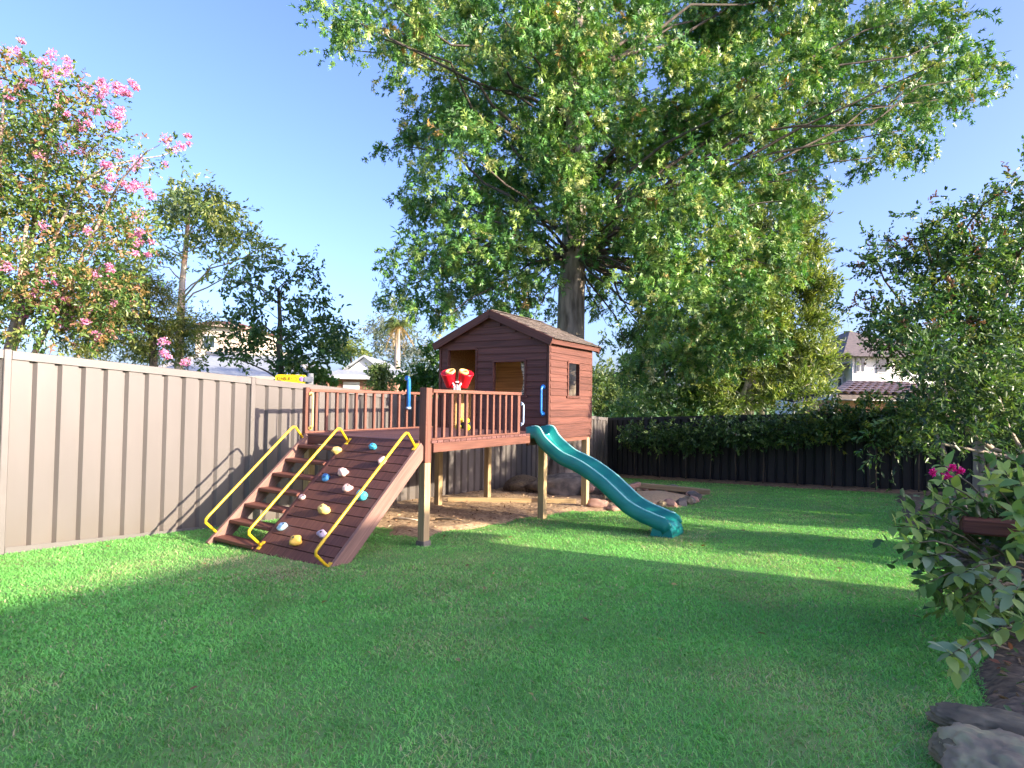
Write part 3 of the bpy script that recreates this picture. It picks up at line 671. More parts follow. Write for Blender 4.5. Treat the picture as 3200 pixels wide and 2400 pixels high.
for sg in (-1, 1):   # barge boards on the front and back gables
    for bb in (b0 - .012, b1 + .012):
        piece('barge_board', roof_o, (RL, .022, .11), (-HW + sg * (HW + OV) / 2, bb, ZA - (HW + OV) / 2 * math.tan(pitch_a) - .022), m_weather, (0, sg * pitch_a, 0))
    piece('fascia', roof_o, (b1 - b0, .02, .055), (-HW + sg * (HW + OV - .015), (b0 + b1) / 2, ZA - (HW + OV) * math.tan(pitch_a) - .02), m_weather, (0, 0, math.pi / 2))
for i in range(8): piece('ridge_cap', roof_o, ((b1 - b0) / 8 + .02, .09, .010), (-HW, b0 + (i + .5) * (b1 - b0) / 8, ZA + .034 + .002 * (i % 2)), m_shingle, (0, 0, math.pi / 2))
handle('grab_handle', (-.075, DL - .024, DT + .24), (-.075, DL - .024, DT + .60), (0, -1, 0), .015, m_blue, cub, .05)['label'] = 'bright blue grab handle on the front corner'

# ------------------------------------------------------------------ toys on the deck
bp = on_plane(1428, 1218, ab(-.02, 0), UD); ba, bb = to_ab(bp.x, bp.y)
bino = thing('toy_binoculars', 'red toy binoculars with cream rims mounted on the deck railing', 'toy', BASE, RZ)
cdir = Vector((0, 0, CZ)) - bp; cl = Vector((cdir.dot(UD), cdir.dot(WD), 0)).normalized(); cs = Vector((-cl.y, cl.x, 0))
for sgn in (-1, 1):
    org = Vector((-.022, bb, RT + .05)) + cs * sgn * .062 - cl * .05
    ax = (Vector((0, 0, 1)) * .86 + cl * .42 + cs * sgn * .22).normalized()
    brl = MB().lathe([(.0, -.01), (.054, -.01), (.060, .01), (.070, .09), (.080, .145), (.082, .16), (.071, .16), (.060, .13), (0, .125)], 20, ax, org).build('barrel', m_red, bino)
    o2 = org + ax * .150 - cs * sgn * .028 + cl * .018
    MB().lathe([(.040, .0), (.051, .004), (.053, .016), (.049, .028), (.036, .026), (.034, .004)], 20, ax, o2).build('rim', m_cream, brl)
MB().box(-.05, .006, bb - .03, bb + .03, RT + .002, RT + .008).box(-.034, -.010, bb - .012, bb + .012, RT + .008, RT + .06).build('bracket', m_white, bino)
fx = Vector((-.022, bb, RT)) + cl * .028
MB().tube([fx - cs * .045 + Vector((0, 0, .075)), fx - cs * .026 + Vector((0, 0, .04)), fx - cs * .03 + Vector((0, 0, .004))], .008, 6).tube([fx + cs * .045 + Vector((0, 0, .075)), fx + cs * .026 + Vector((0, 0, .04)), fx + cs * .03 + Vector((0, 0, .004))], .008, 6).tube([fx - cs * .02 + Vector((0, 0, .085)), fx + cs * .02 + Vector((0, 0, .085))], .009, 6).build('yoke', m_white, bino)
pp = on_plane(1268, 1228, ab(-DW + .03, 0), UD); pa, pb = to_ab(pp.x, pp.y)
per = thing('toy_periscope', 'blue toy periscope tube clamped to the railing by the fence', 'toy', BASE, RZ)
x = -DW + .03 + .055
MB().tube([(x, pb, RT - .23), (x, pb, RT + .14), (x, pb - .004, RT + .165), (x, pb - .02, RT + .185), (x, pb - .05, RT + .19)], [.028, .028, .029, .031, .034], 14).build('tube', m_blue, per)
MB().lathe([(.034, 0), (.037, .0), (.037, .03), (.030, .03)], 14, (0, 0, 1), (x, pb, RT - .24)).build('eyepiece', m_paleblue, per)
piece('clamp', per, (.05, .05, .03), (x - .035, pb, RT - .05), m_black)
ty = on_plane(1452, 1338, Vector((0, 0, DT)), Vector((0, 0, 1)))
ya, yb = -1.0, 1.55
d = ray(1453, 1330); q = Vector((0, 0, CZ)) + d * ((ab(0, 1.9) - Vector((0, 0, CZ))).dot(WD) / d.dot(WD)); ya, yb = to_ab(q.x, q.y)
toy = thing('ride_on_toy', 'small black and yellow ride on toy standing on the deck', 'toy', BASE, RZ)
mb = MB(); mb.tube([(ya - .11, yb, DT + .07), (ya + .11, yb, DT + .07)], [.045, .045], 10).build('body', m_black, toy)
for s in (-.055, .055): MB().lathe([(0, .035), (.022, .03), (.034, .012), (.034, -.012), (.022, -.03), (0, -.035)], 14, (0, 0, 1), (ya + s, yb - .03, DT + .135)).build('headlight', m_lime, toy)
for s in (-.07, .07): MB().lathe([(0, -.014), (.045, -.014), (.045, .014), (0, .014)], 16, (0, 1, 0), (ya + s, yb - .05, DT + .047)).build('wheel', m_lime, toy)

# ------------------------------------------------------------------ things on the ground by the deck
def boulder(px, py, Y, r, mat, label, seed, sink=.25, cat='boulder', rot=0., name='boulder'):
    c = at(px, py, Y); z = float(gz(c.x, c.y))
    o = obj(name, rock_mesh(name, r, seed, mat), None, None, (c.x, c.y, z + r[2] * .75 - sink * r[2]), (0, 0, rot)); return tag(o, label, cat)
boulder(1775, 1540, 10.9, (.6, .45, .30), m_rock, 'large grey boulder under the slide near the tree base', 3, .3)
boulder(1650, 1535, 11.2, (.42, .3, .22), m_mulch, 'low dark mound of earth against the fence under the deck', 5, .2, 'mound', name='earth_mound')
boulder(1868, 1570, 9.0, (.15, .12, .11), m_rock_pink, 'pink boulder on the bark beside the slide', 6, .2)
boulder(1915, 1585, 8.8, (.09, .08, .06), m_rock_pink, 'small flat pink stone nearly under the slide', 16, .2, 'stone', name='stone')
boulder(1838, 1505, 10.4, (.10, .09, .10), m_rock_pink, 'reddish stone on the boulder pile under the slide', 17, -.9, 'stone', name='stone')
e0 = at(1400, 1560, 9.4); e1 = at(1800, 1566, 9.4); 
ez = [float(gz(e.x, e.y)) for e in (e0, e1)]
o = piece('timber_edging', None, ((e1 - e0).length, .06, .10), ((e0.x + e1.x) / 2, (e0.y + e1.y) / 2, sum(ez) / 2 + .05), m_pine, (0, -math.atan2(ez[1] - ez[0], (e1 - e0).length), 0)); tag(o, 'long pine edging board lying across the bark under the deck', 'timber edging')
for i, (x0, y0, x1, y1, lb) in enumerate(((1228, 1606, 1312, 1612, 'pale stick on the bark beside the ramp'), (1360, 1606, 1450, 1616, 'dark curved stick on the bark beyond the front leg'))):
    a = at(x0, y0, 7.4); b = at(x1, y1, 7.3); a.z = float(gz(a.x, a.y)) + .05; b.z = float(gz(b.x, b.y)) + .05; mid = a.lerp(b, .5) + Vector((0, 0, .012))
    tag(MB().tube([a, a.lerp(mid, .6) + Vector((0, .03, 0)), mid, b], [.010, .014, .013, .006], 6).build('stick', (m_bark_pale, m_bark_dark)[i]), lb, 'stick')
# bark chips: small curled pieces scattered over the bark
n = 9000; x = rng.uniform(-3.6, 3.4, n); y = rng.uniform(5.0, 13, n); k = (bark_amt(x, y) > .25) & (fence_dist(x, y) > .05); x, y = x[k], y[k]; n = len(x)
p = np.stack([x, y, gz(x, y) + .03 + .02 * rng.random(n)], 1); d = rng.normal(size=(n, 3)); d[:, 2] *= .25; nn = rng.normal(size=(n, 3)) * .35; nn[:, 2] += 1
cc = pick([(.46, .30, .17, 2), (.30, .18, .10, 2), (.58, .43, .28, 1), (.14, .09, .06, 1)], n) * rng.uniform(.8, 1.2, (n, 1))
L = rng.uniform(.025, .07, n)
o = leaf_cloud('bark_chips', p, d, nn, L, L * .8, T_RHOMB, cc, leafmat('bark_chip', .0, .9, .1)); tag(o, 'loose brown bark chips scattered beneath the deck', 'bark', kind='stuff')
# sandpit
sp = at(2040, 1535, 10.2); sz = float(gz(sp.x, sp.y))
pit = thing('sandpit', 'low sandpit edged with grey and pink stones on the lawn', 'sandpit', (sp.x, sp.y, sz), RZ)
sx, sy = .62, .95
V = [(0, 0, .10)]; 
for r_, hh in ((.5, .09), (.9, .05), (1.02, -.05)):
    for i in range(20): q = 2 * math.pi * i / 20; V.append((sx * r_ * math.cos(q), sy * r_ * math.sin(q), hh + random.uniform(-.02, .02)))
Fc = [(0, 1 + i, 1 + (i + 1) % 20) for i in range(20)]
for j in range(2):
    for i in range(20): Fc.append((1 + j * 20 + i, 21 + j * 20 + i, 21 + j * 20 + (i + 1) % 20, 1 + j * 20 + (i + 1) % 20))
MB().add(V, Fc, True).build('sand', m_sand, pit)
sml = [rock_mesh('stone', (.085, .10, .09), 20 + i, (m_rock, m_rock_pink, m_rock_tan)[i % 3], 2) for i in range(6)]
for i in range(30):
    q = 2 * math.pi * i / 30 + random.uniform(-.05, .05)
    o = obj('stone', sml[random.randrange(6)], None, pit, (sx * 1.06 * math.cos(q), sy * 1.06 * math.sin(q), .04 + random.uniform(0, .03)), (random.uniform(-.4, .4), random.uniform(-.4, .4), random.uniform(0, 6))); s = random.uniform(.7, 1.35); o.scale = (s, s, s * random.uniform(.8, 1.2))
piece('timber_edge', pit, (1.3, .09, .09), (.1, .72, .13), m_pine, (0, .03, .2), ch=.008); piece('timber_edge', pit, (.7, .08, .08), (-.5, .1, .16), m_rock_pink, (0, -.1, 1.3), ch=.01)
# ------------------------------------------------------------------ trees and shrubs
def tree(name, label, cat, base, group=None): return thing(name, label, cat, (0, 0, 0), 0, group)
# big oak behind the cubby
OAKY = 12.0
oak = tree('oak_tree', 'huge oak tree with lobed leaves and drooping sprays rising behind the cubby house', 'tree', None)
b = at(1778, 1060, OAKY); gb = float(gz(b.x, b.y))
tp = [(b.x - .04, b.y, gb - .3), (b.x - .03, b.y, gb + .15), (b.x, b.y, gb + .8), (b.x + .02, b.y, gb + 2.2), (b.x + .04, b.y + .02, gb + 4.), (b.x + .10, b.y + .05, gb + 6.2), (b.x + .05, b.y + .1, gb + 8.6), (b.x + .15, b.y + .1, gb + 11)]
tr_v = MB().tube(tp, [.50, .39, .315, .285, .265, .22, .16, .07], 28)
me = tr_v.mesh('trunk')
for v_ in me.vertices:
    q = v_.co; n_ = mnoise.noise(Vector((q.x * 6, q.y * 6, q.z * 1.2))) * .03 + mnoise.noise(Vector((q.x * 2, q.y * 2, q.z * .8))) * .04
    d_ = Vector((q.x - b.x, q.y - b.y, 0)); v_.co = q + d_.normalized() * n_ if d_.length > 0 else q
obj('trunk', me, m_bark_oak, oak)
OAK = [(720,20,70,50,.8),(850,10,110,80),(960,60,120,95),(1080,30,130,110),(1200,20,140,110),(1330,30,140,110),(1460,20,140,110),(1590,30,140,110),(1720,10,140,110),(1850,10,130,100),(1970,40,105,80),(2060,120,75,55),(2130,165,50,22,.7),(2180,150,28,10,.6),
 (940,170,95,75),(1040,190,115,100),(1160,180,130,110),(1290,180,130,110),(1420,190,130,100),(1550,180,130,100),(1680,180,130,100),(1810,170,120,85),(1930,190,100,70),(2030,215,75,45),(725,105,36,18,.7),(790,70,60,40,.8),(2090,60,40,35,.6),
 (930,290,70,60),(850,312,42,14,.8),(1000,330,105,80),(1110,330,120,90),(1230,320,120,90),(1360,320,120,90),(1480,310,120,90),(1600,300,120,90),(1710,290,95,75),(1820,285,80,60),(1890,340,50,35,.8),(1960,280,65,45),(1760,380,45,40,.8),
 (920,420,70,65),(1010,450,100,80),(1110,440,100,70),(1240,430,70,45,.8),(1330,440,80,70),(1420,430,100,80),(1520,420,100,80),(1640,410,90,75),(1730,430,45,40,.8),
 (880,550,50,50),(950,540,85,75),(1050,550,85,75),(1130,560,45,70),(850,630,45,30),(920,630,75,55),(1010,640,85,55),(1100,640,70,50),(1150,690,28,30,.8),(960,690,50,20,.6),
 (1300,520,40,60,.8),(1370,520,70,90,.9),(1450,540,80,100,1.2),(1540,540,85,100),(1630,520,75,90),(1320,620,35,70,.5),(1310,700,24,40,.5),(1390,620,50,70,.8),(1470,660,70,90,.9),(1560,660,70,95,.9),(1700,510,40,50,.7),(1400,720,40,60,.9)]
ocl = pxclumps(OAK, OAKY, 2.6, .9) + pxclumps([(1215,120,90,80,1,-1.6),(1250,230,80,70,1,-1.9),(1220,330,75,60,1,-1.7),(1250,410,60,45,.9,-1.5),(1190,440,50,40,.9,-1.2),(1240,40,90,70,1,-2.),(1290,470,50,30,.7,-1.),(1010,520,80,60,1,-1.6),(1100,500,70,50,1,-1.4),(1440,480,80,60,1,-1.5),(1560,460,80,60,1,-1.6),(1160,590,40,60,.9,-.6),(1180,500,40,50,.9,-.8),(1290,560,40,70,.8,.6),(1330,500,60,60,.9,-.8),(1280,480,50,50,.8,-.9),(1100,600,70,50,1,-.8),(1190,660,24,40,.7,.8),(1480,600,80,80,1,-1.4),(1560,620,70,90,1,-1.2),(1430,680,50,70,.9,-1.),(1520,720,60,70,.9,-1.),(1610,640,60,80,1,-1.),(1400,600,50,60,.8,-1.2),(1460,760,50,60,.8,-.6),(1560,760,60,60,.8,-.6),(1640,720,50,70,.9,-.6),(1690,580,40,60,.8,-.6),(1380,780,30,50,.6,-.4)], OAKY, 0, .9)
ocl = [(c, r, dn) for c, r, dn in ocl]
back_cl = [((c[0] * 1.18, c[1] + 2.4, CZ + (c[2] - CZ) * 1.18), r, dn * .55) for c, r, dn in ocl if c[2] > CZ + 4]
PAL_OAK = [(.055, .15, .035, 3.2), (.09, .22, .05, 4), (.16, .30, .065, 4), (.26, .37, .09, 2.4), (.36, .24, .08, .2), (.38, .41, .14, 1.2)]
foliage('crown', ocl + back_cl, oak, T_OAK, .155, PAL_OAK, m_leafo, lai=1.25, per=10, droop=.6, wr=.95, shell=.45, twig=.32, up=.5, sub=13, spread=.36)
mb = MB(); limbs(mb, [Vector(tp[4]).lerp(Vector(tp[5]), .3), Vector(tp[5]), Vector(tp[6]), (Vector(tp[5]) + Vector(tp[6])) / 2, (Vector(tp[4]) + Vector(tp[5])) / 2], ocl, .045, 7, wob=.9, anyz=True); mb.build('branches', m_bark_dark, oak)['kind'] = 'stuff'

# left crepe myrtle with pink blossom, beyond the side fence
CMY = 8.3
cm = tree('crepe_myrtle', 'pink flowering crepe myrtle leaning over the beige fence', 'tree', None)
CM = [(40,240,110,70,.8),(150,320,120,75,.8),(265,300,80,40,.7),(20,380,150,100),(170,450,120,90),(290,440,80,40,.7),(420,500,45,38,.6),(500,452,75,12,.7),(480,520,50,10,.6),(40,540,170,110),(220,610,130,85),(350,640,90,50,.8),(60,700,190,110),(240,760,150,90),(370,740,100,60,.8),(440,690,60,36,.7),(80,860,190,100),(250,900,140,85),(120,990,200,80),(300,1010,110,60),(360,900,70,60,.8),(-160,400,150,130),(-180,640,160,150),(-160,900,160,140),(330,700,50,30,.6),(560,470,30,8,.5)]
cmc = pxclumps(CM, CMY, .7, .9, 1.)
PAL_CM = [(.07, .15, .035, 3), (.13, .21, .045, 4), (.22, .26, .07, 2.5), (.30, .20, .07, 1.4), (.42, .22, .15, .8)]
foliage('crown', cmc, cm, T_OVAL, .058, PAL_CM, m_leaf, lai=.9, sub=0, per=11, droop=.1, wr=1.0, shell=.5, twig=.26, up=.5)
q0 = at(-60, 1250, CMY); q0.z = float(gz(q0.x, q0.y))
mb = MB(); roots = []
for i, (ex, ey) in enumerate(((20, 300), (150, 420), (260, 560), (-120, 420), (330, 620), (180, 260))):
    e = at(ex, ey, CMY + random.uniform(-.5, .5)); s0 = q0 + Vector((random.uniform(-.15, .15), random.uniform(-.15, .15), -.2)); pth = [s0.lerp(e, t) + Vector((math.sin(t * 3 + i) * .12, math.cos(t * 4 + i) * .1, .25 * math.sin(t * math.pi))) for t in [k / 7 for k in range(8)]]
    mb.tube(pth, [.06 * (1 - .11 * k) for k in range(8)], 7); roots += pth[3:]
mb.build('trunk', m_bark_gum, cm)
mb = MB(); limbs(mb, roots, cmc, .022, 5, wob=.6); mb.build('branches', m_bark_pale, cm)['kind'] = 'stuff'
FL = [(95,160,40),(150,190,40),(195,215,38),(70,262,32),(300,258,30),(335,275,30),(412,285,30),(380,285,26),(375,385,36),(350,365,30),(215,330,30),(275,365,30),(588,440,20),(340,525,30),(366,562,34),(432,608,34),(445,596,26),(410,742,30),(125,868,32),(180,958,34),(232,968,36),(105,935,30),(272,985,34),(60,985,30),(548,1098,38),(5,285,34),(200,870,26),(452,775,24),(330,838,24),(20,820,28),(300,1050,24),(150,240,32)]
PAL_FL = [(.78, .26, .46, 4), (.84, .40, .56, 3), (.74, .38, .62, 2), (.88, .55, .64, 1), (.30, .26, .10, .8)]
def blossom(px, py, Y, rpx, parent, pal, n=320, pet=.032):
    c = at(px, py, Y); r = rpx * Y / F
    q = rng.normal(size=(n, 3)); q /= np.linalg.norm(q, axis=1, keepdims=True); p = np.array(c) + q * (rng.random(n) ** .4)[:, None] * r * np.array([1.1, .9, .75])
    L = pet * rng.uniform(.6, 1.2, n)
    return leaf_cloud('blossom', p, rng.normal(size=(n, 3)), rng.normal(size=(n, 3)), L, L * 1.7, T_RHOMB, pick(pal, n) * rng.uniform(.8, 1.15, (n, 1)), m_petal, parent)
for (x, y, r) in FL:
    for k in range(4): blossom(x + random.uniform(-1, 1) * r * 1.2, y + random.uniform(-.9, .9) * r, CMY - .25 + random.uniform(-.5, .4), r * random.uniform(.28, .5), cm, PAL_FL, 90)

def simple_tree(name, label, Y, trunk, cl, pal, tmpl, leaf, mt, tr_r, lai=1., per=9, droop=.2, wr=1., twig=.4, dy=1., bark=None, sc=1., group=None, shell=.5, branch_r=.05, jit=.25, up=.5, depth=.9, out=.7):
    t = tree(name, label, 'tree' if 'shrub' not in name and 'bush' not in name else 'shrub', None, group)
    c = pxclumps(cl, Y, dy, depth, sc); foliage('crown', c, t, tmpl, leaf, pal, mt, lai=lai * 1.8, per=per, droop=droop, wr=wr, twig=twig, shell=shell, jit=jit, up=up, out=out, sub=9, spread=.42)
    P = [at(x, y, Y) for x, y in trunk]; g = float(gz(P[0].x, P[0].y)); P = [Vector((P[0].x, P[0].y, g - .2))] + P
    MB().tube(P, [tr_r * (1.15 - .75 * i / (len(P) - 1)) for i in range(len(P))], 10).build('trunk', bark or m_bark_dark, t)
    mb = MB(); pts = []
    for i in range(len(P) - 1):
        for k in range(4): pts.append(P[i].lerp(P[i + 1], k / 4))
    limbs(mb, pts[4:] + [P[-1]], c, branch_r, 6, wob=.7); mb.build('branches', bark or m_bark_dark, t)['kind'] = 'stuff'
    return t
G1 = [(.05, .10, .03, 3), (.08, .14, .04, 3), (.13, .18, .055, 2)]
PAL_GUM = [(.13, .19, .06, 3), (.20, .25, .07, 3), (.30, .32, .08, 2), (.11, .16, .08, 2)]
simple_tree('gum_tree', 'tall airy gum tree with orange trunk beyond the fence', 22, [(560, 1120), (566, 960), (570, 880), (582, 760), (590, 660)],
  [(585,610,110,34),(660,640,70,36),(620,680,80,30,.8),(700,700,50,30,.8),(510,650,45,28,.7),(760,745,75,26),(815,775,38,26),(730,800,60,22,.7),(470,750,50,24,.7),(500,790,60,24,.7),(640,760,45,20,.6),(690,850,40,24,.6),(590,720,40,20,.6),(540,600,45,24,.8),(440,810,40,24,.7),(780,820,40,16,.6)],
  PAL_GUM, T_RHOMB, .20, m_leaf, .16, lai=1.5, per=10, droop=.3, wr=.9, twig=.6, bark=m_bark_gum, branch_r=.07, dy=1.5)
simple_tree('wattle_tree', 'dense olive wattle tree between the crepe myrtle and the gum', 17, [(480, 1120), (470, 1000), (440, 920)],
  [(300,860,90,60),(400,870,90,60),(330,960,110,70),(450,960,90,70),(520,1000,70,60),(400,1050,110,60),(500,1080,90,50),(560,1060,60,50,.8),(610,1020,60,40,.7),(260,1040,80,60)],
  [(.15, .19, .045, 3), (.23, .24, .06, 3), (.33, .30, .08, 2), (.10, .13, .05, 2)], T_RHOMB, .12, m_leaf, .12, lai=1.1, per=12, droop=.3, wr=.6, twig=.5)
simple_tree('spreading_tree', 'sparse dark green spreading tree between two roofs', 18, [(880, 1190), (872, 1080), (875, 1000), (870, 900)],
  [(760,890,40,40,.7),(850,860,45,40,.6),(920,840,40,40,.7),(960,830,25,25,.6),(800,960,60,45,.8),(900,930,55,45,.7),(1000,930,50,45,.7),(750,1020,50,40,.7),(850,1030,70,45,.8),(960,1020,70,50,.9),(1040,1010,50,50,.8),(800,1100,70,45,.8),(900,1110,80,50,.9),(1000,1100,70,50,.9),(1060,1080,40,40,.8),(730,1090,40,40,.6),(660,1110,40,24,.6),(720,960,28,26,.6),(700,860,18,30,.5)],
  [(.045, .10, .045, 4), (.07, .14, .05, 3), (.12, .19, .06, 2), (.20, .25, .07, .8)], T_OVAL, .15, m_leaf, .11, lai=.7, per=11, droop=.05, wr=1., twig=.5, branch_r=.05)
simple_tree('golden_tree', 'small yellow green tree behind the white gabled house', 40, [(1100, 1180), (1095, 1090)], [(1080,1060,50,30),(1110,1090,40,30),(1060,1090,40,30)], [(.18, .22, .04, 3), (.13, .18, .04, 2)], T_RHOMB, .24, m_leaf, .12, lai=1.1, wr=.8)
simple_tree('eucalyptus', 'hazy grey green eucalyptus far behind the palm', 48, [(1240, 1200), (1235, 1090), (1220, 1010)],
  [(1180,1010,45,35,.8),(1230,985,50,30,.8),(1285,1010,40,30,.8),(1160,1070,40,35,.8),(1220,1060,55,35,.7),(1300,1070,45,40,.8),(1180,1130,45,40,.7),(1260,1130,60,40,.8),(1330,1130,40,40,.8),(1340,1080,30,40,.7)],
  [(.13, .16, .13, 3), (.18, .20, .16, 2), (.10, .13, .09, 2)], T_RHOMB, .34, m_leaf, .22, lai=.75, wr=.7, twig=.9, bark=m_bark_pale, dy=2)
simple_tree('round_shrub', 'rounded variegated shrub in front of the white house', 25, [(1180, 1215), (1180, 1190)], [(1165,1180,32,28),(1195,1185,32,30),(1180,1160,28,22),(1210,1205,24,20)], [(.10, .16, .05, 3), (.20, .24, .10, 2), (.05, .09, .03, 2)], T_OVAL, .13, m_leaf, .06, lai=1.3, twig=.25, dy=.3)
simple_tree('leafy_shrub', 'bright green shrub beyond the fence beside the cubby', 15.5, [(1330, 1240), (1330, 1200)], [(1290,1180,36,30),(1335,1190,44,34),(1370,1170,36,40),(1350,1120,34,50),(1300,1205,40,24)], [(.08, .18, .03, 3), (.14, .24, .05, 2), (.05, .12, .03, 2)], T_OVAL, .12, m_leaf, .05, lai=1.3, twig=.25, dy=.4)
simple_tree('garden_shrub', 'green shrub behind the street name sign', 17, [(1000, 1215), (1000, 1190)], [(985,1185,36,26),(1025,1185,30,30),(960,1160,30,22,.7)], [(.08, .16, .03, 3), (.14, .20, .05, 1)], T_OVAL, .12, m_leaf, .05, lai=1.2, twig=.25, dy=.3)
# palm
pc = at(1243, 1012, 36); palm = tree('palm_tree', 'slender palm with drooping tan and green fronds', 'tree', None); g = float(gz(pc.x, pc.y))
MB().tube([(pc.x, pc.y, g - .2), (pc.x + .05, pc.y, g + 2), (pc.x, pc.y, pc.z)], [.22, .17, .15], 10).build('trunk', m_bark_pale, palm)
PP, DD, NN, LL, CC = [], [], [], [], []
for i in range(44):
    az = random.uniform(0, 6.28); el = random.uniform(-1.2, 1.1); ln = random.uniform(.9, 1.4); dry = el < -.35
    for k in range(14):
        t = (k + 1) / 14; hd = math.cos(el) * ln * t; z = math.sin(el) * ln * t - .55 * t * t * ln
        for sd in (-1, 1):
            PP.append((pc.x + math.cos(az) * hd, pc.y + math.sin(az) * hd, pc.z + z)); DD.append((math.cos(az + sd * .9), math.sin(az + sd * .9), -.6 - t)); NN.append((random.uniform(-.3, .3), random.uniform(-.3, .3), 1)); LL.append(.42 * (1 - .4 * t)); CC.append((.34, .24, .10) if dry else (.13, .17, .05))
L = np.array(LL); leaf_cloud('crown', np.array(PP), np.array(DD), np.array(NN), L, L * .25, T_RHOMB, np.array(CC) * rng.uniform(.7, 1.3, (len(L), 1)), m_leaf, palm)

# trees behind the back fence
simple_tree('distant_tree', 'soft green distant tree right of the cubby roof', 34, [(1900, 1320), (1890, 1230)], [(1880,1170,46,34),(1930,1190,44,40),(1870,1230,50,40),(1930,1250,56,44),(1890,1290,60,34),(1850,1190,30,40)], [(.07, .12, .035, 3), (.13, .18, .05, 2), (.18, .22, .07, 1)], T_RHOMB, .24, m_leaf, .14, lai=1.1, wr=.8, twig=.6, dy=1.5)
simple_tree('distant_tree', 'pale blue green distant tree beside the pale trunked tree', 38, [(2010, 1320), (2000, 1230)], [(1980,1190,44,30,.9),(2010,1230,44,36,.9),(1985,1270,50,34),(2030,1290,40,30)], [(.10, .15, .09, 3), (.14, .19, .11, 2)], T_RHOMB, .26, m_leaf, .14, lai=1., wr=.8, twig=.6, dy=1.5)
simple_tree('slender_tree', 'bushy tree with a single pale trunk behind the back fence', 20, [(2092, 1300), (2085, 1220), (2075, 1150)],
  [(1990,1080,50,50,.9),(2070,1040,70,60),(2150,1050,60,60),(2010,1150,60,45),(2100,1130,70,50),(2180,1130,50,50),(2000,1210,60,36,.8),(2160,1200,60,40),(2040,1240,45,30,.8),(2180,1260,70,36),(2120,1280,50,26,.7),(1960,1270,50,34,.8),(2040,1290,40,24,.8)],
  [(.07, .14, .05, 3), (.13, .21, .07, 3), (.22, .28, .10, 2)], T_OVAL, .13, m_leaf, .085, lai=1.35, per=11, twig=.4, bark=m_bark_pale, dy=1.)
con = simple_tree('cypress_tree', 'dense golden green cypress with several trunks behind the back fence', 19, [(2340, 1310), (2345, 1200), (2360, 1000), (2380, 760)],
  [(2330,760,70,80),(2420,760,80,100),(2490,800,60,100),(2260,840,70,80),(2360,880,90,90),(2470,900,80,90),(2540,920,40,80,.9),(2270,960,80,80),(2380,1000,90,80),(2490,1020,70,80),(2550,1040,36,80),(2260,1080,80,70),(2370,1110,90,70),(2480,1120,80,70),(2550,1140,40,60),(2230,1180,60,60),(2330,1190,60,40,.8),(2450,1200,80,50),(2530,1200,50,40),(2230,1260,50,40),(2440,1250,70,40),(2290,1250,40,40,.7),(2420,640,60,60,.9),(2500,700,40,60,.9)],
  [(.12, .18, .04, 3), (.19, .25, .055, 3), (.28, .31, .07, 2), (.06, .09, .03, 2)], T_RHOMB, .20, m_leaf, .16, lai=1.8, per=14, droop=-.5, wr=.55, twig=.55, bark=m_bark_pale, shell=.7, dy=1.1, up=.1, out=.8)
for dx in (-28, 34):
    p = [at(2345 + dx * .3, 1190, 18.9), at(2345 + dx, 1250, 18.9), at(2345 + dx, 1330, 18.9)]; MB().tube(p, [.07, .09, .11], 8).build('stem', m_bark_pale, con)
# far wood that closes the horizon
tl_c = []
for px in range(-200, 3500, 42):
    hp = 46 + 34 * float(vnoise(np.array([px * 1.]), np.array([3.]), .011, 21)[0]) + (30 if px > 1750 else 0)
    tl_c += pxclumps([(px, 1262 - hp * .75, 40, hp * .5), (px + 20, 1270 - hp * .3, 44, hp * .5)], 75 + random.uniform(-8, 8), 0, .8, 1.)
o = foliage('far_wood', tl_c, None, T_RHOMB, .75, [(.07, .11, .05, 3), (.11, .15, .06, 2), (.15, .19, .09, 1)], m_leaf, lai=.55, per=9, droop=.1, wr=.9, twig=1.2); tag(o, 'far belt of green trees along the horizon', 'wood', kind='stuff')
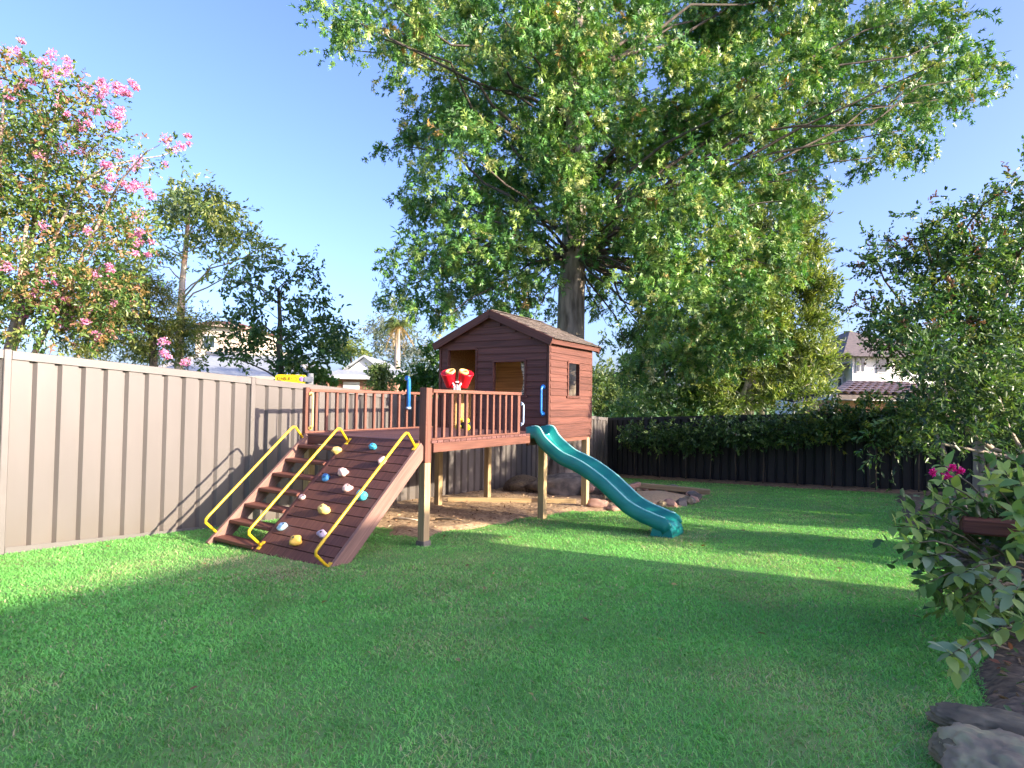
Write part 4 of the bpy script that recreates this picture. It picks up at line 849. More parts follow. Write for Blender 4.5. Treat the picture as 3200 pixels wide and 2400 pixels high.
# row of standards in front of the back fence
for i, (px, top, cy, rx, ry) in enumerate(((1985, 1320, 1362, 42, 36), (2062, 1318, 1360, 46, 40), (2143, 1318, 1362, 46, 44), (2218, 1310, 1358, 48, 46), (2300, 1305, 1352, 50, 48), (2384, 1300, 1346, 50, 50), (2491, 1262, 1330, 56, 62), (2600, 1240, 1318, 62, 66), (2737, 1225, 1310, 74, 74), (2870, 1220, 1310, 80, 80))):
    lab = ['thin stemmed lilly pilly nearest the fence corner', 'second thin stemmed lilly pilly from the fence corner', 'third thin stemmed lilly pilly from the fence corner', 'fourth thin stemmed lilly pilly from the fence corner', 'fifth thin stemmed lilly pilly below the cypress trunks', 'sixth thin stemmed lilly pilly in front of the cypress', 'taller thin stemmed lilly pilly below the dark blue awning', 'yellow green lilly pilly below the left end of the tiled roof', 'tall yellow green lilly pilly below the tiled roof', 'tall lilly pilly farthest from the corner, half behind the right shrubs'][i]
    p = on_plane(px, 1500, CORNER - FW * .42, FW); Y = p.y
    t = tree('lilly_pilly', lab, 'shrub', None, 'row of shrubs along the back fence'); t['category'] = 'shrub'; g = float(gz(p.x, p.y))
    hi = i > 5; pal = [(.05, .105, .03, 3), (.09, .16, .045, 3), (.15, .22, .06, 2)] + ([(.26, .30, .05, 1.6)] if hi else [])
    cl = pxclumps([(px + random.uniform(-10, 10), cy - ry * .3, rx * .8, ry * .7), (px - rx * .5, cy + ry * .25, rx * .6, ry * .6, .9), (px + rx * .5, cy + ry * .2, rx * .6, ry * .6, .9), (px, cy + ry * .7, rx * .6, ry * .4, .7)], Y, .1, .6, 1.)
    cl = [((c[0], min(c[1], c[1]), c[2]), (r[0], .28, r[2]), d) for c, r, d in cl]
    foliage('crown', cl, t, T_OVAL, .085, pal, m_leafg, lai=1.6, per=9, droop=.1, wr=1., twig=.16)
    e = at(px + random.uniform(-8, 8), cy, Y); MB().tube([(p.x, p.y, g - .1), (p.x + random.uniform(-.03, .03), p.y, (g + e.z) / 2), e], [.016, .013, .010], 6).build('stem', m_bark_dark, t)

# right side: crepe myrtle
RY_ = 8.2
rc = tree('crepe_myrtle', 'dark leaved crepe myrtle with long upright shoots at the right edge', 'tree', None)
RCM = [(1870,545,50,14,.8),(1930,570,70,26,.9),(1990,540,50,36,.8),(2040,500,40,36,.8),(2090,455,45,26,.8),(2140,460,30,40,.8),(2180,500,40,40),(2110,540,70,50),(2170,580,70,60),(2040,600,90,55),(1950,630,60,20,.7),(1840,655,40,12,.7),(1900,690,70,30,.9),(1975,690,80,50),(2070,690,100,65),(2170,690,80,80),(1930,745,50,20,.7),(1880,745,30,10,.6),(2010,760,80,45),(2100,790,110,65),(2190,800,80,80),(2060,860,80,50),(2160,880,90,60),(2245,600,70,120),(2245,800,70,120),(2260,450,60,80),(1990,470,14,30,.6),(1900,520,30,10,.6),(2200,380,16,70,.7)]
rcc = pxclumps(RCM, RY_, .9, .9); PAL_R = [(.04, .10, .035, 4), (.075, .155, .045, 3), (.13, .21, .055, 2), (.22, .25, .07, .9), (.20, .10, .07, .5)]
foliage('crown', rcc, rc, T_OVAL, .062, PAL_R, m_leaf, lai=1.5, sub=12, per=12, droop=-.15, wr=1., twig=.24, up=.6)
q0 = at(3080, 1420, RY_); q0.z = float(gz(q0.x, q0.y)); mb = MB(); roots = []
for i, (ex, ey) in enumerate(((2900, 900), (3000, 760), (3120, 740), (3200, 800), (2820, 1000), (3060, 980))):
    e = at(ex, ey, RY_ + random.uniform(-.4, .4)); s0 = q0 + Vector((random.uniform(-.2, .2), random.uniform(-.2, .2), -.2)); pth = [s0.lerp(e, t) + Vector((math.sin(t * 3 + i) * .1, math.cos(t * 4 + i) * .1, .25 * math.sin(t * math.pi))) for t in [k / 7 for k in range(8)]]
    mb.tube(pth, [.05 * (1 - .11 * k) for k in range(8)], 7); roots += pth[3:]
mb.build('trunk', m_bark_pale, rc); mb = MB(); limbs(mb, roots, rcc, .02, 5, wob=.6); mb.build('branches', m_bark_dark, rc)['kind'] = 'stuff'
# feathery shrub with a long bare branch in front of it
FY = 5.6
fs = tree('feathery_shrub', 'feathery green shrub with long bare branches over the garden bed', 'shrub', None); fs['category'] = 'shrub'
FSC = [(2880,1100,60,50,.9),(2780,1390,50,24,.8),(2850,1300,60,40,.9),(2900,1400,60,24,.7),(2950,1230,80,50),(3040,1280,90,50),(3130,1240,90,70),(2960,1340,70,34,.8),(3060,1380,80,34,.8),(3160,1370,70,50),(2870,1210,50,40,.8),(3000,1150,80,50,.9),(3120,1130,90,60,.9),(3220,1250,80,120),(2820,1420,30,16,.5),(3190,1470,60,50,.8)]
fcl = pxclumps(FSC, FY, .5, .9, 1.)
foliage('crown', fcl, fs, T_RHOMB, .07, [(.05, .11, .03, 3), (.09, .16, .04, 3), (.14, .20, .05, 1.5), (.035, .07, .03, 2)], m_leaf, lai=1.8, per=14, droop=.0, wr=.75, twig=.28, up=.9)
mb = MB()
q0 = at(3330, 1560, FY); q0.z = float(gz(q0.x, q0.y))
for pts in (((3330, 1600), (3210, 1440), (3100, 1400), (2960, 1300), (2880, 1220), (2830, 1150)), ((3210, 1440), (3060, 1410), (2930, 1385), (2850, 1380)), ((3100, 1400), (3010, 1330), (2960, 1260), (2950, 1180)), ((3210, 1440), (3150, 1330), (3110, 1200))):
    P = [at(x, y, FY + .05 * i) for i, (x, y) in enumerate(pts)]; mb.tube(P, [.022 * (1 - .75 * i / (len(P) - 1)) for i in range(len(P))], 6)
P = [Vector((q0.x, q0.y, q0.z - .1)), at(3330, 1600, FY)]; mb.tube(P, [.03, .022], 6)
mb.build('stems', m_bark_pale, fs)

# near laurel-like shrub: every large leaf its own piece
ns = tree('laurel_shrub', 'near broad leaved shrub with magenta flowers at the right edge', 'shrub', None); ns['category'] = 'shrub'
def big_leaf(nm, mt, fold=.16, curl=.25):
    V = []; Fc = []; n = 6
    for i in range(n + 1):
        t = i / n; w = .25 * math.sin(math.pi * t ** .8) ** .8 * (1 if 0 < i < n else 0.02); z = -curl * t * t
        V += [(t, w, z + w * fold), (t, 0, z), (t, -w, z + w * fold)]
    for i in range(n): a = i * 3; Fc += [(a, a + 1, a + 4, a + 3), (a + 1, a + 2, a + 5, a + 4)]
    me = MB().add(V, Fc, True).mesh(nm); me.materials.append(mt); return me
def biglm(nm, c1, c2):
    m = leafmat(nm, .3, .5, .3); N = m.node_tree.nodes; L = m.node_tree.links
    at_ = [n for n in N if n.type == 'ATTRIBUTE'][0]
    oi = N.new('ShaderNodeObjectInfo'); rp = N.new('ShaderNodeValToRGB'); rp.color_ramp.elements[0].color = (*c1, 1); rp.color_ramp.elements[1].color = (*c2, 1); L.new(oi.outputs['Random'], rp.inputs[0])
    for l in list(L):
        if l.from_node == at_: t = l.to_socket; L.remove(l); L.new(rp.outputs[0], t)
    return m
lms = [biglm('broad_leaf', (.12, .24, .06), (.24, .37, .09)), biglm('young_leaf', (.32, .44, .09), (.42, .50, .14)), biglm('waxy_leaf', (.22, .32, .16), (.36, .44, .26))]
lmesh = [big_leaf('leaf', lms[0]), big_leaf('leaf', lms[1], .22, .1), big_leaf('leaf', lms[2], .08, .35)]
SPR = [(2790,1645,3.3,0),(2862,1655,3.2,1),(2830,1700,3.1,0),(2905,1560,3.3,1),(2935,1500,3.3,1),(2950,1455,3.4,1),(2985,1540,3.4,0),(3040,1560,3.3,0),(3090,1500,3.2,1),(3140,1470,3.1,1),(3185,1500,3.0,0),(3170,1600,3.0,0),(3000,1640,3.4,1),(3190,1660,3.0,0),(2820,1600,3.4,1),(2945,1705,3.3,0),(2870,1745,3.2,2),(2930,1780,3.2,0),(2990,1800,3.1,2),(2880,1830,3.1,0),(2960,1860,3.1,0),(3045,1760,3.2,2),(3080,1830,3.0,2),(3145,1790,2.9,2),(3165,1870,2.8,2),(3060,1900,3.0,0),(3000,1900,3.1,0),(3180,1700,3.0,0),(2965,2050,2.6,2),(2985,2095,2.6,2),(3040,2015,2.7,2),(3110,1975,2.7,2),(3190,1950,2.7,0),(3030,1820,3.2,0)]
mb = MB(); hub = at(3260, 1730, 3.35); hubz = Vector((hub.x + .1, hub.y + .1, float(gz(hub.x, hub.y)) - .05)); mb.tube([hubz, (hubz + hub) / 2 + Vector((.03, 0, 0)), hub], [.03, .024, .018], 7); hub2 = at(3260, 1930, 2.9); mb.tube([hubz, hub2.lerp(hubz, .4), hub2], [.02, .014, .010], 6)
nleaf = 0
for (px, py, Y, kd) in SPR:
    e = at(px, py, Y); hb = hub2 if py > 1930 else hub; d = (e - hb).normalized(); hb = e - d * min((e - hb).length, .42) - Vector((0, 0, .05)); m_ = hb.lerp(e, .55) + Vector((0, 0, .05)); mb.tube([hb, hb.lerp(m_, .5) + Vector((0, 0, .02)), m_, e], [.007, .006, .0045, .002], 6)
    nl = 8
    for k in range(nl):
        t = 1 - .75 * k / nl; p = m_.lerp(e, t) ; az = k * 2.4 + random.uniform(-.5, .5)
        sdv = d.orthogonal().normalized(); sdv.rotate(Matrix.Rotation(az, 3, d)); ld = (d * random.uniform(.3, .9) + sdv * .8 + Vector((0, 0, random.uniform(-.15, .3)))).normalized()
        nz_ = (Vector((0, 0, 1)) + Vector((random.uniform(-.5, .5), random.uniform(-.7, .2), 0))).normalized(); y_ = nz_.cross(ld).normalized(); z_ = ld.cross(y_)
        kk = kd if random.random() < .6 else random.choice((0, 1, 1))
        o = obj('leaf', lmesh[kk], None, ns); sz = random.uniform(.06, .11) * (1.15 if kk == 2 else 1); M_ = Matrix((ld * sz, y_ * sz, z_ * sz)).transposed().to_4x4(); M_.translation = p; o.matrix_local = M_; nleaf += 1
mb.build('branches', M('green_twig', (.20, .16, .09), (.13, .11, .06)), ns)['kind'] = 'stuff'
fc = pxclumps([(2960,1740,90,60),(2960,1620,50,40,.8),(3170,1650,50,60),(3140,1560,90,60),(3160,1740,90,90),(3060,1860,100,60,.8),(3180,1880,80,70,.8),(2900,1660,60,40,.6),(3230,1650,90,160),(2980,1560,50,40,.6)], 3.5, .2, .6, 1.)
foliage('inner_foliage', fc, ns, T_OVAL, .065, [(.06, .13, .035, 3), (.11, .20, .05, 3), (.20, .30, .08, 2), (.20, .14, .08, .4)], m_leafg, lai=1.9, per=8, droop=.1, wr=1.1, twig=.14)['kind'] = 'stuff'
for (x, y, r) in ((2975, 1462, 10), (3000, 1472, 9), (2958, 1487, 8), (2915, 1476, 5)): blossom(x, y, 3.2, r, ns, [(.75, .02, .22, 3), (.85, .10, .35, 1)], 40, .022)
# sleeper, stone edging and boulders of the raised bed
c0, c1 = at(3002, 1656, 3.3), at(3330, 1672, 3.1)
o = piece('timber_sleeper', None, ((c1 - c0).length, .10, .085), (c0 + c1) / 2 + Vector((0, 0, .02)), M('red_sleeper', (.20, .07, .04), (.09, .035, .025), GR, 1.4, .7, .4), (0, 0, math.atan2(c1.y - c0.y, c1.x - c0.x)), ch=.01); tag(o, 'dark red timber sleeper along the top of the raised garden bed', 'sleeper')
for i, (px, py, Y, r, lb, mt) in enumerate(((3060, 1722, 3.75, (.24, .14, .12), 'long grey edging rock below the red sleeper', m_rock), (3190, 1735, 3.6, (.26, .14, .13), 'grey edging rock below the sleeper at the right edge', m_rock), (3170, 2390, 1.95, (.22, .18, .14), 'weathered tan boulder in the bottom right corner', m_rock_tan), (3150, 2265, 2.25, (.22, .13, .07), 'flat dark slate rock behind the tan corner boulder', M('slate_rock', (.25, .20, .12), (.10, .085, .055), (1, 1, 1), 9, .95, 1.0, detail=9)), (3040, 2350, 2.05, (.12, .10, .06), 'low mossy grey rock at the lawn edge beside the tan boulder', M('mossy_rock', (.30, .23, .13), (.13, .11, .06), (1, 1, 1), 9, .95, 1.0, detail=9)))):
    c = at(px, py, Y); o = obj('edging_rock' if i < 2 else 'boulder', rock_mesh('boulder', r, 40 + i, mt, 5, .24), None, None, c - Vector((0, 0, r[2] * .35)), (0, 0, i * .9)); tag(o, lb, 'rock')
for k in range(46):
    c_ = cmc[random.randrange(len(cmc))]; v_ = np.array(c_[0]); f_ = MB()
    nb_ = 70; r_ = random.uniform(.05, .10); q = rng.normal(size=3); q /= np.linalg.norm(q); q[1] = -abs(q[1]); cc_ = v_ + q * np.array(c_[1]) * 1.0
    qq = rng.normal(size=(nb_, 3)); qq /= np.linalg.norm(qq, axis=1, keepdims=True); LL_ = .03 * rng.uniform(.6, 1.2, nb_)
    leaf_cloud('blossom', cc_ + qq * (rng.random(nb_) ** .4)[:, None] * r_, rng.normal(size=(nb_, 3)), rng.normal(size=(nb_, 3)), LL_, LL_ * 1.7, T_RHOMB, pick(PAL_FL, nb_) * rng.uniform(.8, 1.1, (nb_, 1)), m_petal, cm)
n = 70; x = rng.uniform(-4, 4, n); y = rng.uniform(1.6, 9, n); k = (fence_dist(x, y) > .3) & (x < bed_x(y)); x, y = x[k], y[k]; n = len(x); L = rng.uniform(.03, .06, n); nn = rng.normal(size=(n, 3)) * .4; nn[:, 2] += 1; d = rng.normal(size=(n, 3)); d[:, 2] *= .2
tag(leaf_cloud('fallen_leaves', np.stack([x, y, gz(x, y) + .028], 1), d, nn, L, L * .9, T_OVAL, pick([(.34, .24, .10, 2), (.22, .13, .06, 2), (.45, .34, .12, 1)], n), m_leaf), 'scattered dry brown leaves lying on the lawn', 'fallen leaves', kind='stuff')
# dry leaves on the corner rock bed
n = 1500; x = rng.uniform(1.55, 3.2, n); y = rng.uniform(1.5, 4.4, n); k = x > bed_x(y) + .02; x, y = x[k], y[k]; n = len(x)
nn = rng.normal(size=(n, 3)) * .4; nn[:, 2] += 1; d = rng.normal(size=(n, 3)); d[:, 2] *= .2; L = rng.uniform(.03, .06, n)
tag(leaf_cloud('leaf_litter', np.stack([x, y, gz(x, y) + .06 + .03 * rng.random(n)], 1), d, nn, L, L, T_OVAL, pick([(.34, .23, .13, 2), (.22, .14, .08, 2), (.38, .15, .09, .5), (.12, .20, .05, 1.5)], n), m_leaf), 'dry leaf litter on the garden bed', 'leaf litter', kind='stuff')

# trees beside the yard, out of frame to the right, whose shade stripes the lawn
def unseen_yard_tree(label, a, b, hgt, r, dens=1.7):
    p = ab(a, b); g = float(gz(p.x, p.y)); t = tree('unseen_shade_tree', label, 'tree', None, 'unseen shade trees along the side boundary')
    cl = [((p.x + random.uniform(-.6, .6) * r, p.y + random.uniform(-.6, .6) * r, g + hgt * random.uniform(.45, .95)), (r * .55, r * .55, hgt * .16), dens) for _ in range(12)]
    foliage('crown', cl, t, T_OVAL, .17, PAL_R, m_leaf, lai=1.0, per=9, wr=1., twig=.3)
    MB().tube([(p.x, p.y, g - .2), (p.x + .05, p.y, g + hgt * .4), (p.x, p.y, g + hgt * .8)], [.11, .08, .03], 8).build('trunk', m_bark_dark, t)
    mb = MB(); limbs(mb, [Vector((p.x, p.y, g + hgt * q)) for q in (.3, .4, .5, .6)], cl, .04); mb.build('branches', m_bark_dark, t)['kind'] = 'stuff'
def bed_shrub(label, x, y, hgt, r):
    g = float(gz(x, y)); t = tree('garden_shrub', label, 'shrub', None, 'shrubs in the side garden bed'); t['category'] = 'shrub'
    cl = [((x + random.uniform(-.6, .6) * r, y + random.uniform(-.6, .6) * r, g + hgt * random.uniform(.25, .85)), (r * .5, r * .5, hgt * .2), 1.5) for _ in range(9)]
    foliage('crown', cl, t, T_OVAL, .08, PAL_R, m_leaf, lai=1.0, per=9, wr=1., twig=.2)
    MB().tube([(x, y, g - .1), (x + .03, y, g + hgt * .4), (x, y, g + hgt * .7)], [.05, .035, .012], 7).build('trunk', m_bark_dark, t)
bed_shrub('rounded shrub in the garden bed just past the frame edge', 6.0, 4.75, 1.55, .75); bed_shrub('taller shrub in the garden bed past the right edge', 8.2, 5.9, 2.3, .85)
unseen_yard_tree('unseen small dense shade tree by the side boundary nearest the house', 9.8, 7.0, 3.6, 1.2); unseen_yard_tree('unseen taller shade tree by the side boundary', 11.5, 9.2, 4.6, 1.5); unseen_yard_tree('unseen shade tree in the far right corner of the yard', 10.5, 11.4, 4.6, 1.5)

# ------------------------------------------------------------------ houses
m_tile_grey = M('grey_roof_tile', (.36, .38, .40), (.27, .29, .31), (1, 1, 1), 8, .7, .3)
m_tile_red = M('terracotta_tile', (.17, .075, .055), (.11, .05, .04), (1, 1, 1), 10, .8, .4)
m_tile_brown = M('brown_roof_tile', (.14, .11, .10), (.09, .075, .07), (1, 1, 1), 8, .75, .3, .2)
m_render = M('cream_render', (.62, .50, .40), (.56, .45, .36), (1, 1, 1), 3, .85)
m_wh = M('white_render', (.74, .73, .72), (.66, .66, .66), (1, 1, 1), 3, .8)
m_gut = M('cream_gutter', (.62, .55, .46), (.55, .5, .42), (1, 1, 1), 3, .6)
m_brick = M('red_brick_wall', (.38, .20, .14), (.28, .14, .10), (1, 1, 2), 7, .9, .3)
m_glass = M('dark_glass', (.05, .07, .09), (.03, .045, .06), (1, 1, 1), 2, .1, 0, 0, .8)
m_navy = M('navy_canvas', (.03, .035, .10), (.02, .025, .07), (1, 1, 1), 3, .8)
def prism_roof(mb, pts_eave, ridge):   # eave quad ccw + 2 ridge points
    a, b, c, d = pts_eave; r0, r1 = ridge
    return mb.add([a, b, c, d, r0, r1], [(0, 1, 5, 4), (2, 3, 4, 5), (1, 2, 5), (3, 0, 4), (3, 2, 1, 0)])
def window(par, x0, x1, z0, z1, y, mframe=None):
    w = MB().box(x0, x1, y - .06, y - .002, z0, z1).build('window', mframe or m_wh, par); t = .07
    MB().box(x0 + t, (x0 + x1) / 2 - t / 3, y - .075, y - .062, z0 + t, z1 - t).build('pane', m_glass, w); MB().box((x0 + x1) / 2 + t / 3, x1 - t, y - .075, y - .062, z0 + t, z1 - t).build('pane', m_glass, w); return w
# grey roofed house
Y = 26; A = at(430, 1172, Y); B = at(985, 1176, Y); gE = A.z; g = float(gz(A.x, A.y)) - .3
hs = thing('house', 'low house with grey tiled hip roof and cream gutter beyond the fence', 'house')
MB().box(A.x + .4, B.x - .4, Y + .5, Y + 9.5, g, gE - .05).build('wall', m_brick, hs)
rf = MB(); r0 = at(640, 1108, Y + 4.5); r1 = at(900, 1108, Y + 4.5); r1.z = r0.z
prism_roof(rf, [(A.x, Y, gE), (B.x, Y, gE), (B.x, Y + 10, gE), (A.x, Y + 10, gE)], [tuple(r0), tuple(r1)]); ro = rf.build('roof', m_tile_grey, hs)
MB().box(A.x - .06, B.x + .06, Y - .14, Y - .01, gE - .14, gE + .02).build('gutter', m_gut, hs)
for p, q in (((A.x, Y, gE), tuple(r0)), ((B.x, Y, gE), tuple(r1)), (tuple(r0), tuple(r1))): MB().tube([Vector(p) + Vector((0, 0, .05)), Vector(q) + Vector((0, 0, .05))], .11, 6).build('ridge_capping', m_gut, ro)
window(hs, A.x + 2.5, A.x + 4.3, gE - 1.4, gE - .4, Y + .5); window(hs, B.x - 3.4, B.x - 1.6, gE - 1.4, gE - .4, Y + .5)
# white gabled house
Y = 29; L_, R_ = at(1046, 1176, Y), at(1172, 1178, Y); ap = at(1114, 1110, Y); g = float(gz(L_.x, L_.y)) - .3
hs = thing('house', 'small white gabled house with grey roof and garage door', 'house')
MB().box(L_.x, R_.x + 1, Y + .4, Y + 8, g, L_.z - .02).build('wall', m_brick, hs)
gm = at(1114, 1150, Y).z; gx0, gx1 = at(1062, 1150, Y).x, at(1160, 1150, Y).x; gy = Y + 1.6
MB().add([(gx0, gy, gm), (gx1, gy, gm), (ap.x, gy, ap.z), (gx0, gy + 6, gm), (gx1, gy + 6, gm), (ap.x, gy + 6, ap.z)], [(0, 1, 2), (5, 4, 3), (0, 3, 4, 1)]).build('gable', m_wh, hs)
mb = MB()
for s, xx in ((-1, gx0), (1, gx1)): 
    P = [(ap.x, gy - .25, ap.z + .03), (xx + s * .25, gy - .25, gm - .06), (xx + s * .25, gy + 6.2, gm - .06), (ap.x, gy + 6.2, ap.z + .03)]; P = P if s < 0 else P[::-1]; mb.hexa(P + [(x, y, z + .09) for x, y, z in P])
mb.hexa([(L_.x - .3, Y, L_.z), (R_.x + 1.2, Y, L_.z), (R_.x + 1.2, gy + .2, gm - .05), (L_.x - .3, gy + .2, gm - .05), (L_.x - .3, Y, L_.z + .1), (R_.x + 1.2, Y, L_.z + .1), (R_.x + 1.2, gy + .2, gm + .05), (L_.x - .3, gy + .2, gm + .05)]).build('roof', m_tile_grey, hs)
MB().box(L_.x - .35, R_.x + 1.25, Y - .12, Y - .005, L_.z - .12, L_.z + .05).build('gutter', m_wh, hs)
d0, d1 = at(1074, 1183, Y + .4).x, at(1124, 1183, Y + .4).x
dr = MB().box(d0, d1, Y + .33, Y + .395, g + .4, L_.z - .25).build('garage_door', m_wh, hs)
for k in range(4): MB().box(d0 + .05, d1 - .05, Y + .31, Y + .328, g + .5 + k * .5, g + .94 + k * .5).build('panel', m_wh, dr)
# cream house with red roof
Y = 44; a, c = at(612, 1025, Y), at(742, 1100, Y); g = float(gz(a.x, a.y)) - .3
hs = thing('house', 'tall cream rendered house with dark red roof behind the gum tree', 'house')
MB().box(a.x, c.x, Y, Y + 8, g, a.z + .3).build('wall', m_render, hs)
rr = at(688, 1000, Y + 3); prism_roof(MB(), [(a.x - .4, Y - .4, a.z + .2), (c.x + .4, Y - .4, a.z - .0), (c.x + .4, Y + 8.4, a.z + .2), (a.x - .4, Y + 8.4, a.z + .2)], [(rr.x - .5, Y + 3.5, rr.z), (rr.x + .8, Y + 4.5, rr.z)]).build('roof', m_tile_red, hs)
window(hs, a.x + .6, a.x + 1.5, a.z - 1.5, a.z - .5, Y)
# white two storey house on the right
Y = 24
hs = thing('house', 'white two storey house with brown tiled roofs behind the right shrubs', 'house')
u0, u1 = at(2664, 1185, Y), at(2960, 1118, Y); g = float(gz(u0.x, u0.y)) - .3
MB().box(u0.x, u1.x, Y, Y + 7, g, u1.z).build('wall', m_wh, hs)
l0, l1 = at(2604, 1215, Y + .6), at(2664, 1160, Y + .6)
MB().box(l0.x, u0.x - .002, Y + .6, Y + 6, g, l1.z + .1).build('wall', m_wh, hs)
e0 = at(2634, 1112, Y - .6); ee = u1.x + .6; ez_ = at(2634, 1112, Y - .6).z
prism_roof(MB(), [(e0.x, Y - .6, ez_), (ee, Y - .6, ez_), (ee, Y + 7.6, ez_), (e0.x, Y + 7.6, ez_)], [(e0.x + 2.6, Y + 3.5, ez_ + 1.5), (ee - 2.6, Y + 3.5, ez_ + 1.5)]).build('roof', m_tile_brown, hs)
f0 = at(2588, 1172, Y + .2); f1 = at(2664, 1146, Y + .2)
MB().hexa([(f0.x, Y + .2, f0.z), (u0.x - .01, Y + .2, f1.z), (u0.x - .01, Y + 6.3, f1.z), (f0.x, Y + 6.3, f0.z), (f0.x, Y + .2, f0.z + .15), (u0.x - .01, Y + .2, f1.z + .15), (u0.x - .01, Y + 6.3, f1.z + .15), (f0.x, Y + 6.3, f0.z + .15)]).build('roof', m_tile_brown, hs)
for x0, x1, y0, y1, yy in ((2674, 2686, 1116, 1164, Y), (2688, 2701, 1116, 1164, Y), (2613, 2628, 1181, 1211, Y + .6), (2635, 2650, 1178, 1207, Y + .6), (2740, 2770, 1120, 1165, Y)):
    p, q = at(x0, y1, yy), at(x1, y0, yy); w = MB().box(p.x, q.x, yy - .06, yy - .002, p.z, q.z).build('window', m_wh, hs); MB().box(p.x + .03, q.x - .03, yy - .075, yy - .062, p.z + .04, q.z - .04).build('pane', m_glass, w)
# lower tiled roof: each visible tile course barrel is a piece
t0, t1 = at(2614, 1234, 19.5), at(2960, 1238, 19.5); tr0 = at(2690, 1196, 22)
lr = MB().add([(t0.x, 19.5, t0.z), (t1.x + 2, 19.5, t0.z), (t1.x + 2, 22.6, tr0.z), (tr0.x, 22.6, tr0.z), (t0.x, 19.5, t0.z - .15), (t1.x + 2, 19.5, t0.z - .15), (t1.x + 2, 22.6, tr0.z - .15), (tr0.x, 22.6, tr0.z - .15)], [(0, 1, 2, 3), (4, 7, 6, 5), (0, 4, 5, 1), (1, 5, 6, 2), (3, 2, 6, 7), (0, 3, 7, 4)]).build('roof', m_tile_brown, hs)
tl = MB(); sl = math.atan2(tr0.z - t0.z, 3.1); nrow = 6; clen = math.hypot(3.1, tr0.z - t0.z) / nrow
for k in range(7):
    q = math.pi * k / 6
    for yy, zz in ((0, 0), (clen * 1.08, 0)): tl.v.append((-.11 * math.cos(q), yy, .10 * math.sin(q) + (.04 if yy == 0 else 0)))
tl.f = [(2 * k, 2 * k + 2, 2 * k + 3, 2 * k + 1) for k in range(6)]; tl.sm = [True] * 6; tme = tl.mesh('roof_tile'); tme.materials.append(M('pale_brown_tile', (.46, .32, .26), (.34, .23, .19), (1, 1, 1), 6, .6, .1, .2, .4))
for r in range(nrow):
    x = t0.x + .12 + (tr0.x - t0.x) * (r + .4) / nrow
    while x < t1.x + .6:
        obj('roof_tile', tme, None, lr, (x, 19.5 + r * clen * math.cos(sl), t0.z + r * clen * math.sin(sl)), (sl, 0, 0)); x += .27
MB().box(t0.x + .3, t1.x + 1.5, 20.2, 22.4, g, t0.z - .16).build('wall', m_brick, hs)
# navy awning
p0, p1, p2 = at(2480, 1258, 18.5), at(2604, 1222, 18.5), at(2560, 1216, 20.5)
aw = thing('shade_sail', 'dark navy shade awning beside the tiled roof', 'awning')
MB().hexa([tuple(p0), (p1.x, p1.y, p1.z - .16), (p1.x, 21, p1.z + .2), (p0.x, 21, p0.z + .2), (p0.x, p0.y, p0.z + .05), (p1.x, p1.y, p1.z), (p1.x, 21, p1.z + .25), (p0.x, 21, p0.z + .25)]).build('canvas', m_navy, aw)
for p in (p0, p1): MB().tube([(p.x + .05, p.y + .1, float(gz(p.x, p.y)) - .1), (p.x + .05, p.y + .1, p.z)], .04, 8).build('pole', m_steel, aw)

# street name sign beyond the fence
Y = 9.4; s0, s1 = at(861, 1197, Y), at(957, 1172, Y); cx, cz_ = (s0.x + s1.x) / 2, (s0.z + s1.z) / 2; wd_, hh_ = s1.x - s0.x, s1.z - s0.z
sg = thing('street_sign', 'yellow street name sign on a grey pole beyond the fence', 'sign', (cx, Y, cz_ - .0), .0)
V = []; n = 8; r = hh_ * .28
for (qx, qz, a0) in ((1, 1, 0), (-1, 1, 1), (-1, -1, 2), (1, -1, 3)):
    for k in range(n): q = math.pi / 2 * (a0 + k / (n - 1)); V.append((qx * (wd_ / 2 - r) + r * math.cos(q), qz * (hh_ / 2 - r) + r * math.sin(q)))
m = len(V); MB().add([(x, -.012, z) for x, z in V] + [(x, .012, z) for x, z in V], [tuple(range(m)), tuple(m + k for k in reversed(range(m)))] + [(k, m + k, m + (k + 1) % m, (k + 1) % m) for k in range(m)]).build('plate', M('sign_yellow', (.90, .70, .015), (.84, .64, .015), (1, 1, 1), 5, .4), sg)
fcur = bpy.data.curves.new('lettering', 'FONT'); fcur.body = 'KENBURY CL'; fcur.size = hh_ * .62; fcur.align_x = 'CENTER'; fcur.align_y = 'CENTER'; fcur.extrude = .001
fo = bpy.data.objects.new('lettering_curve', fcur); COL.objects.link(fo); bpy.context.view_layer.update()
fme = bpy.data.meshes.new_from_object(fo.evaluated_get(bpy.context.evaluated_depsgraph_get())); bpy.data.objects.remove(fo)
fo = obj('lettering', fme, M('sign_letter', (.20, .09, .02), (.16, .07, .02)), sg, (-wd_ * .10, -.016, 0), (math.pi / 2, 0, 0)); fo.scale = (wd_ * .68 / max(.01, fo.dimensions.x), 1, 1)
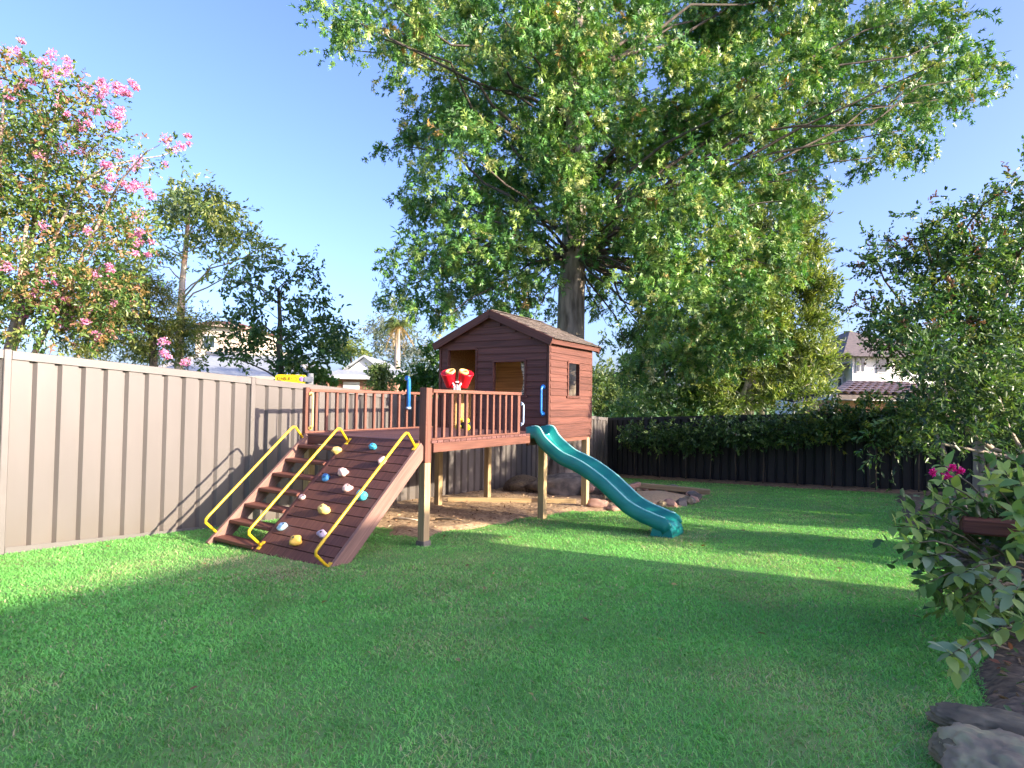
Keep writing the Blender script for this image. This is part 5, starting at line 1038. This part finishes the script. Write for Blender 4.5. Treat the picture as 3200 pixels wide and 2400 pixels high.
MB().lathe([(0, .004), (hh_ * .27, .004), (hh_ * .30, 0)], 16, (0, -1, 0), (wd_ * .36, -.014, 0)).build('emblem', M('sign_emblem', (.38, .18, .50), (.5, .3, .55), (1, 1, 1), 30, .5), sg)
MB().tube([(wd_ / 2 + .06, .03, -cz_ + float(gz(cx, Y)) - .1), (wd_ / 2 + .06, .03, hh_ * .7)], .045, 10).build('pole', m_steel, sg)
MB().box(wd_ / 2 - .02, wd_ / 2 + .12, -.03, -.016, -hh_ * .3, hh_ * .3).build('clamp', m_steel, sg)

# the family's own house behind the viewer: its roof shades the near lawn
RDG = 4.6; Dm = (RDG - float(gz(-1., 6.6))) / math.tan(SUN_EL); Re = Vector((-1.66, 6.99, 0)) + SUN_AZ * Dm; hw, LN = 4.4, 16.; EV = RDG - hw * math.tan(math.radians(22))
oh = thing('brick_house', 'red brick house with gable roof standing behind the viewer', 'house', (Re.x, Re.y, 0), RZ)
g = -1.0 + float(gz(Re.x, Re.y))
MB().box(-hw + .5, hw - .5, -LN + .4, -.4, g, EV + .05).build('wall', m_brick, oh)
MB().add([(-hw + .5, -.4, EV + .05), (hw - .5, -.4, EV + .05), (0, -.4, RDG - .15), (-hw + .5, -.6, EV + .05), (hw - .5, -.6, EV + .05), (0, -.6, RDG - .15)], [(0, 1, 2), (5, 4, 3), (0, 3, 4, 1), (1, 4, 5, 2), (2, 5, 3, 0)]).build('gable', m_wh, oh)
mb = MB()
for s in (-1, 1):
    P = [(0, -LN, RDG - .12), (s * hw, -LN, EV - .12), (s * hw, 0, EV - .12), (0, 0, RDG - .12)]; P = P if s > 0 else P[::-1]; mb.hexa(P + [(x, y, z + .12) for x, y, z in P])
mb.build('roof', m_tile_red, oh)
for k in range(3):
    w = MB().box(-hw + .42, -hw + .498, -3.5 - k * 4, -2 - k * 4, .8, 2.0).build('window', m_wh, oh); MB().box(-hw + .40, -hw + .418, -3.4 - k * 4, -2.1 - k * 4, .9, 1.9).build('pane', m_glass, w)
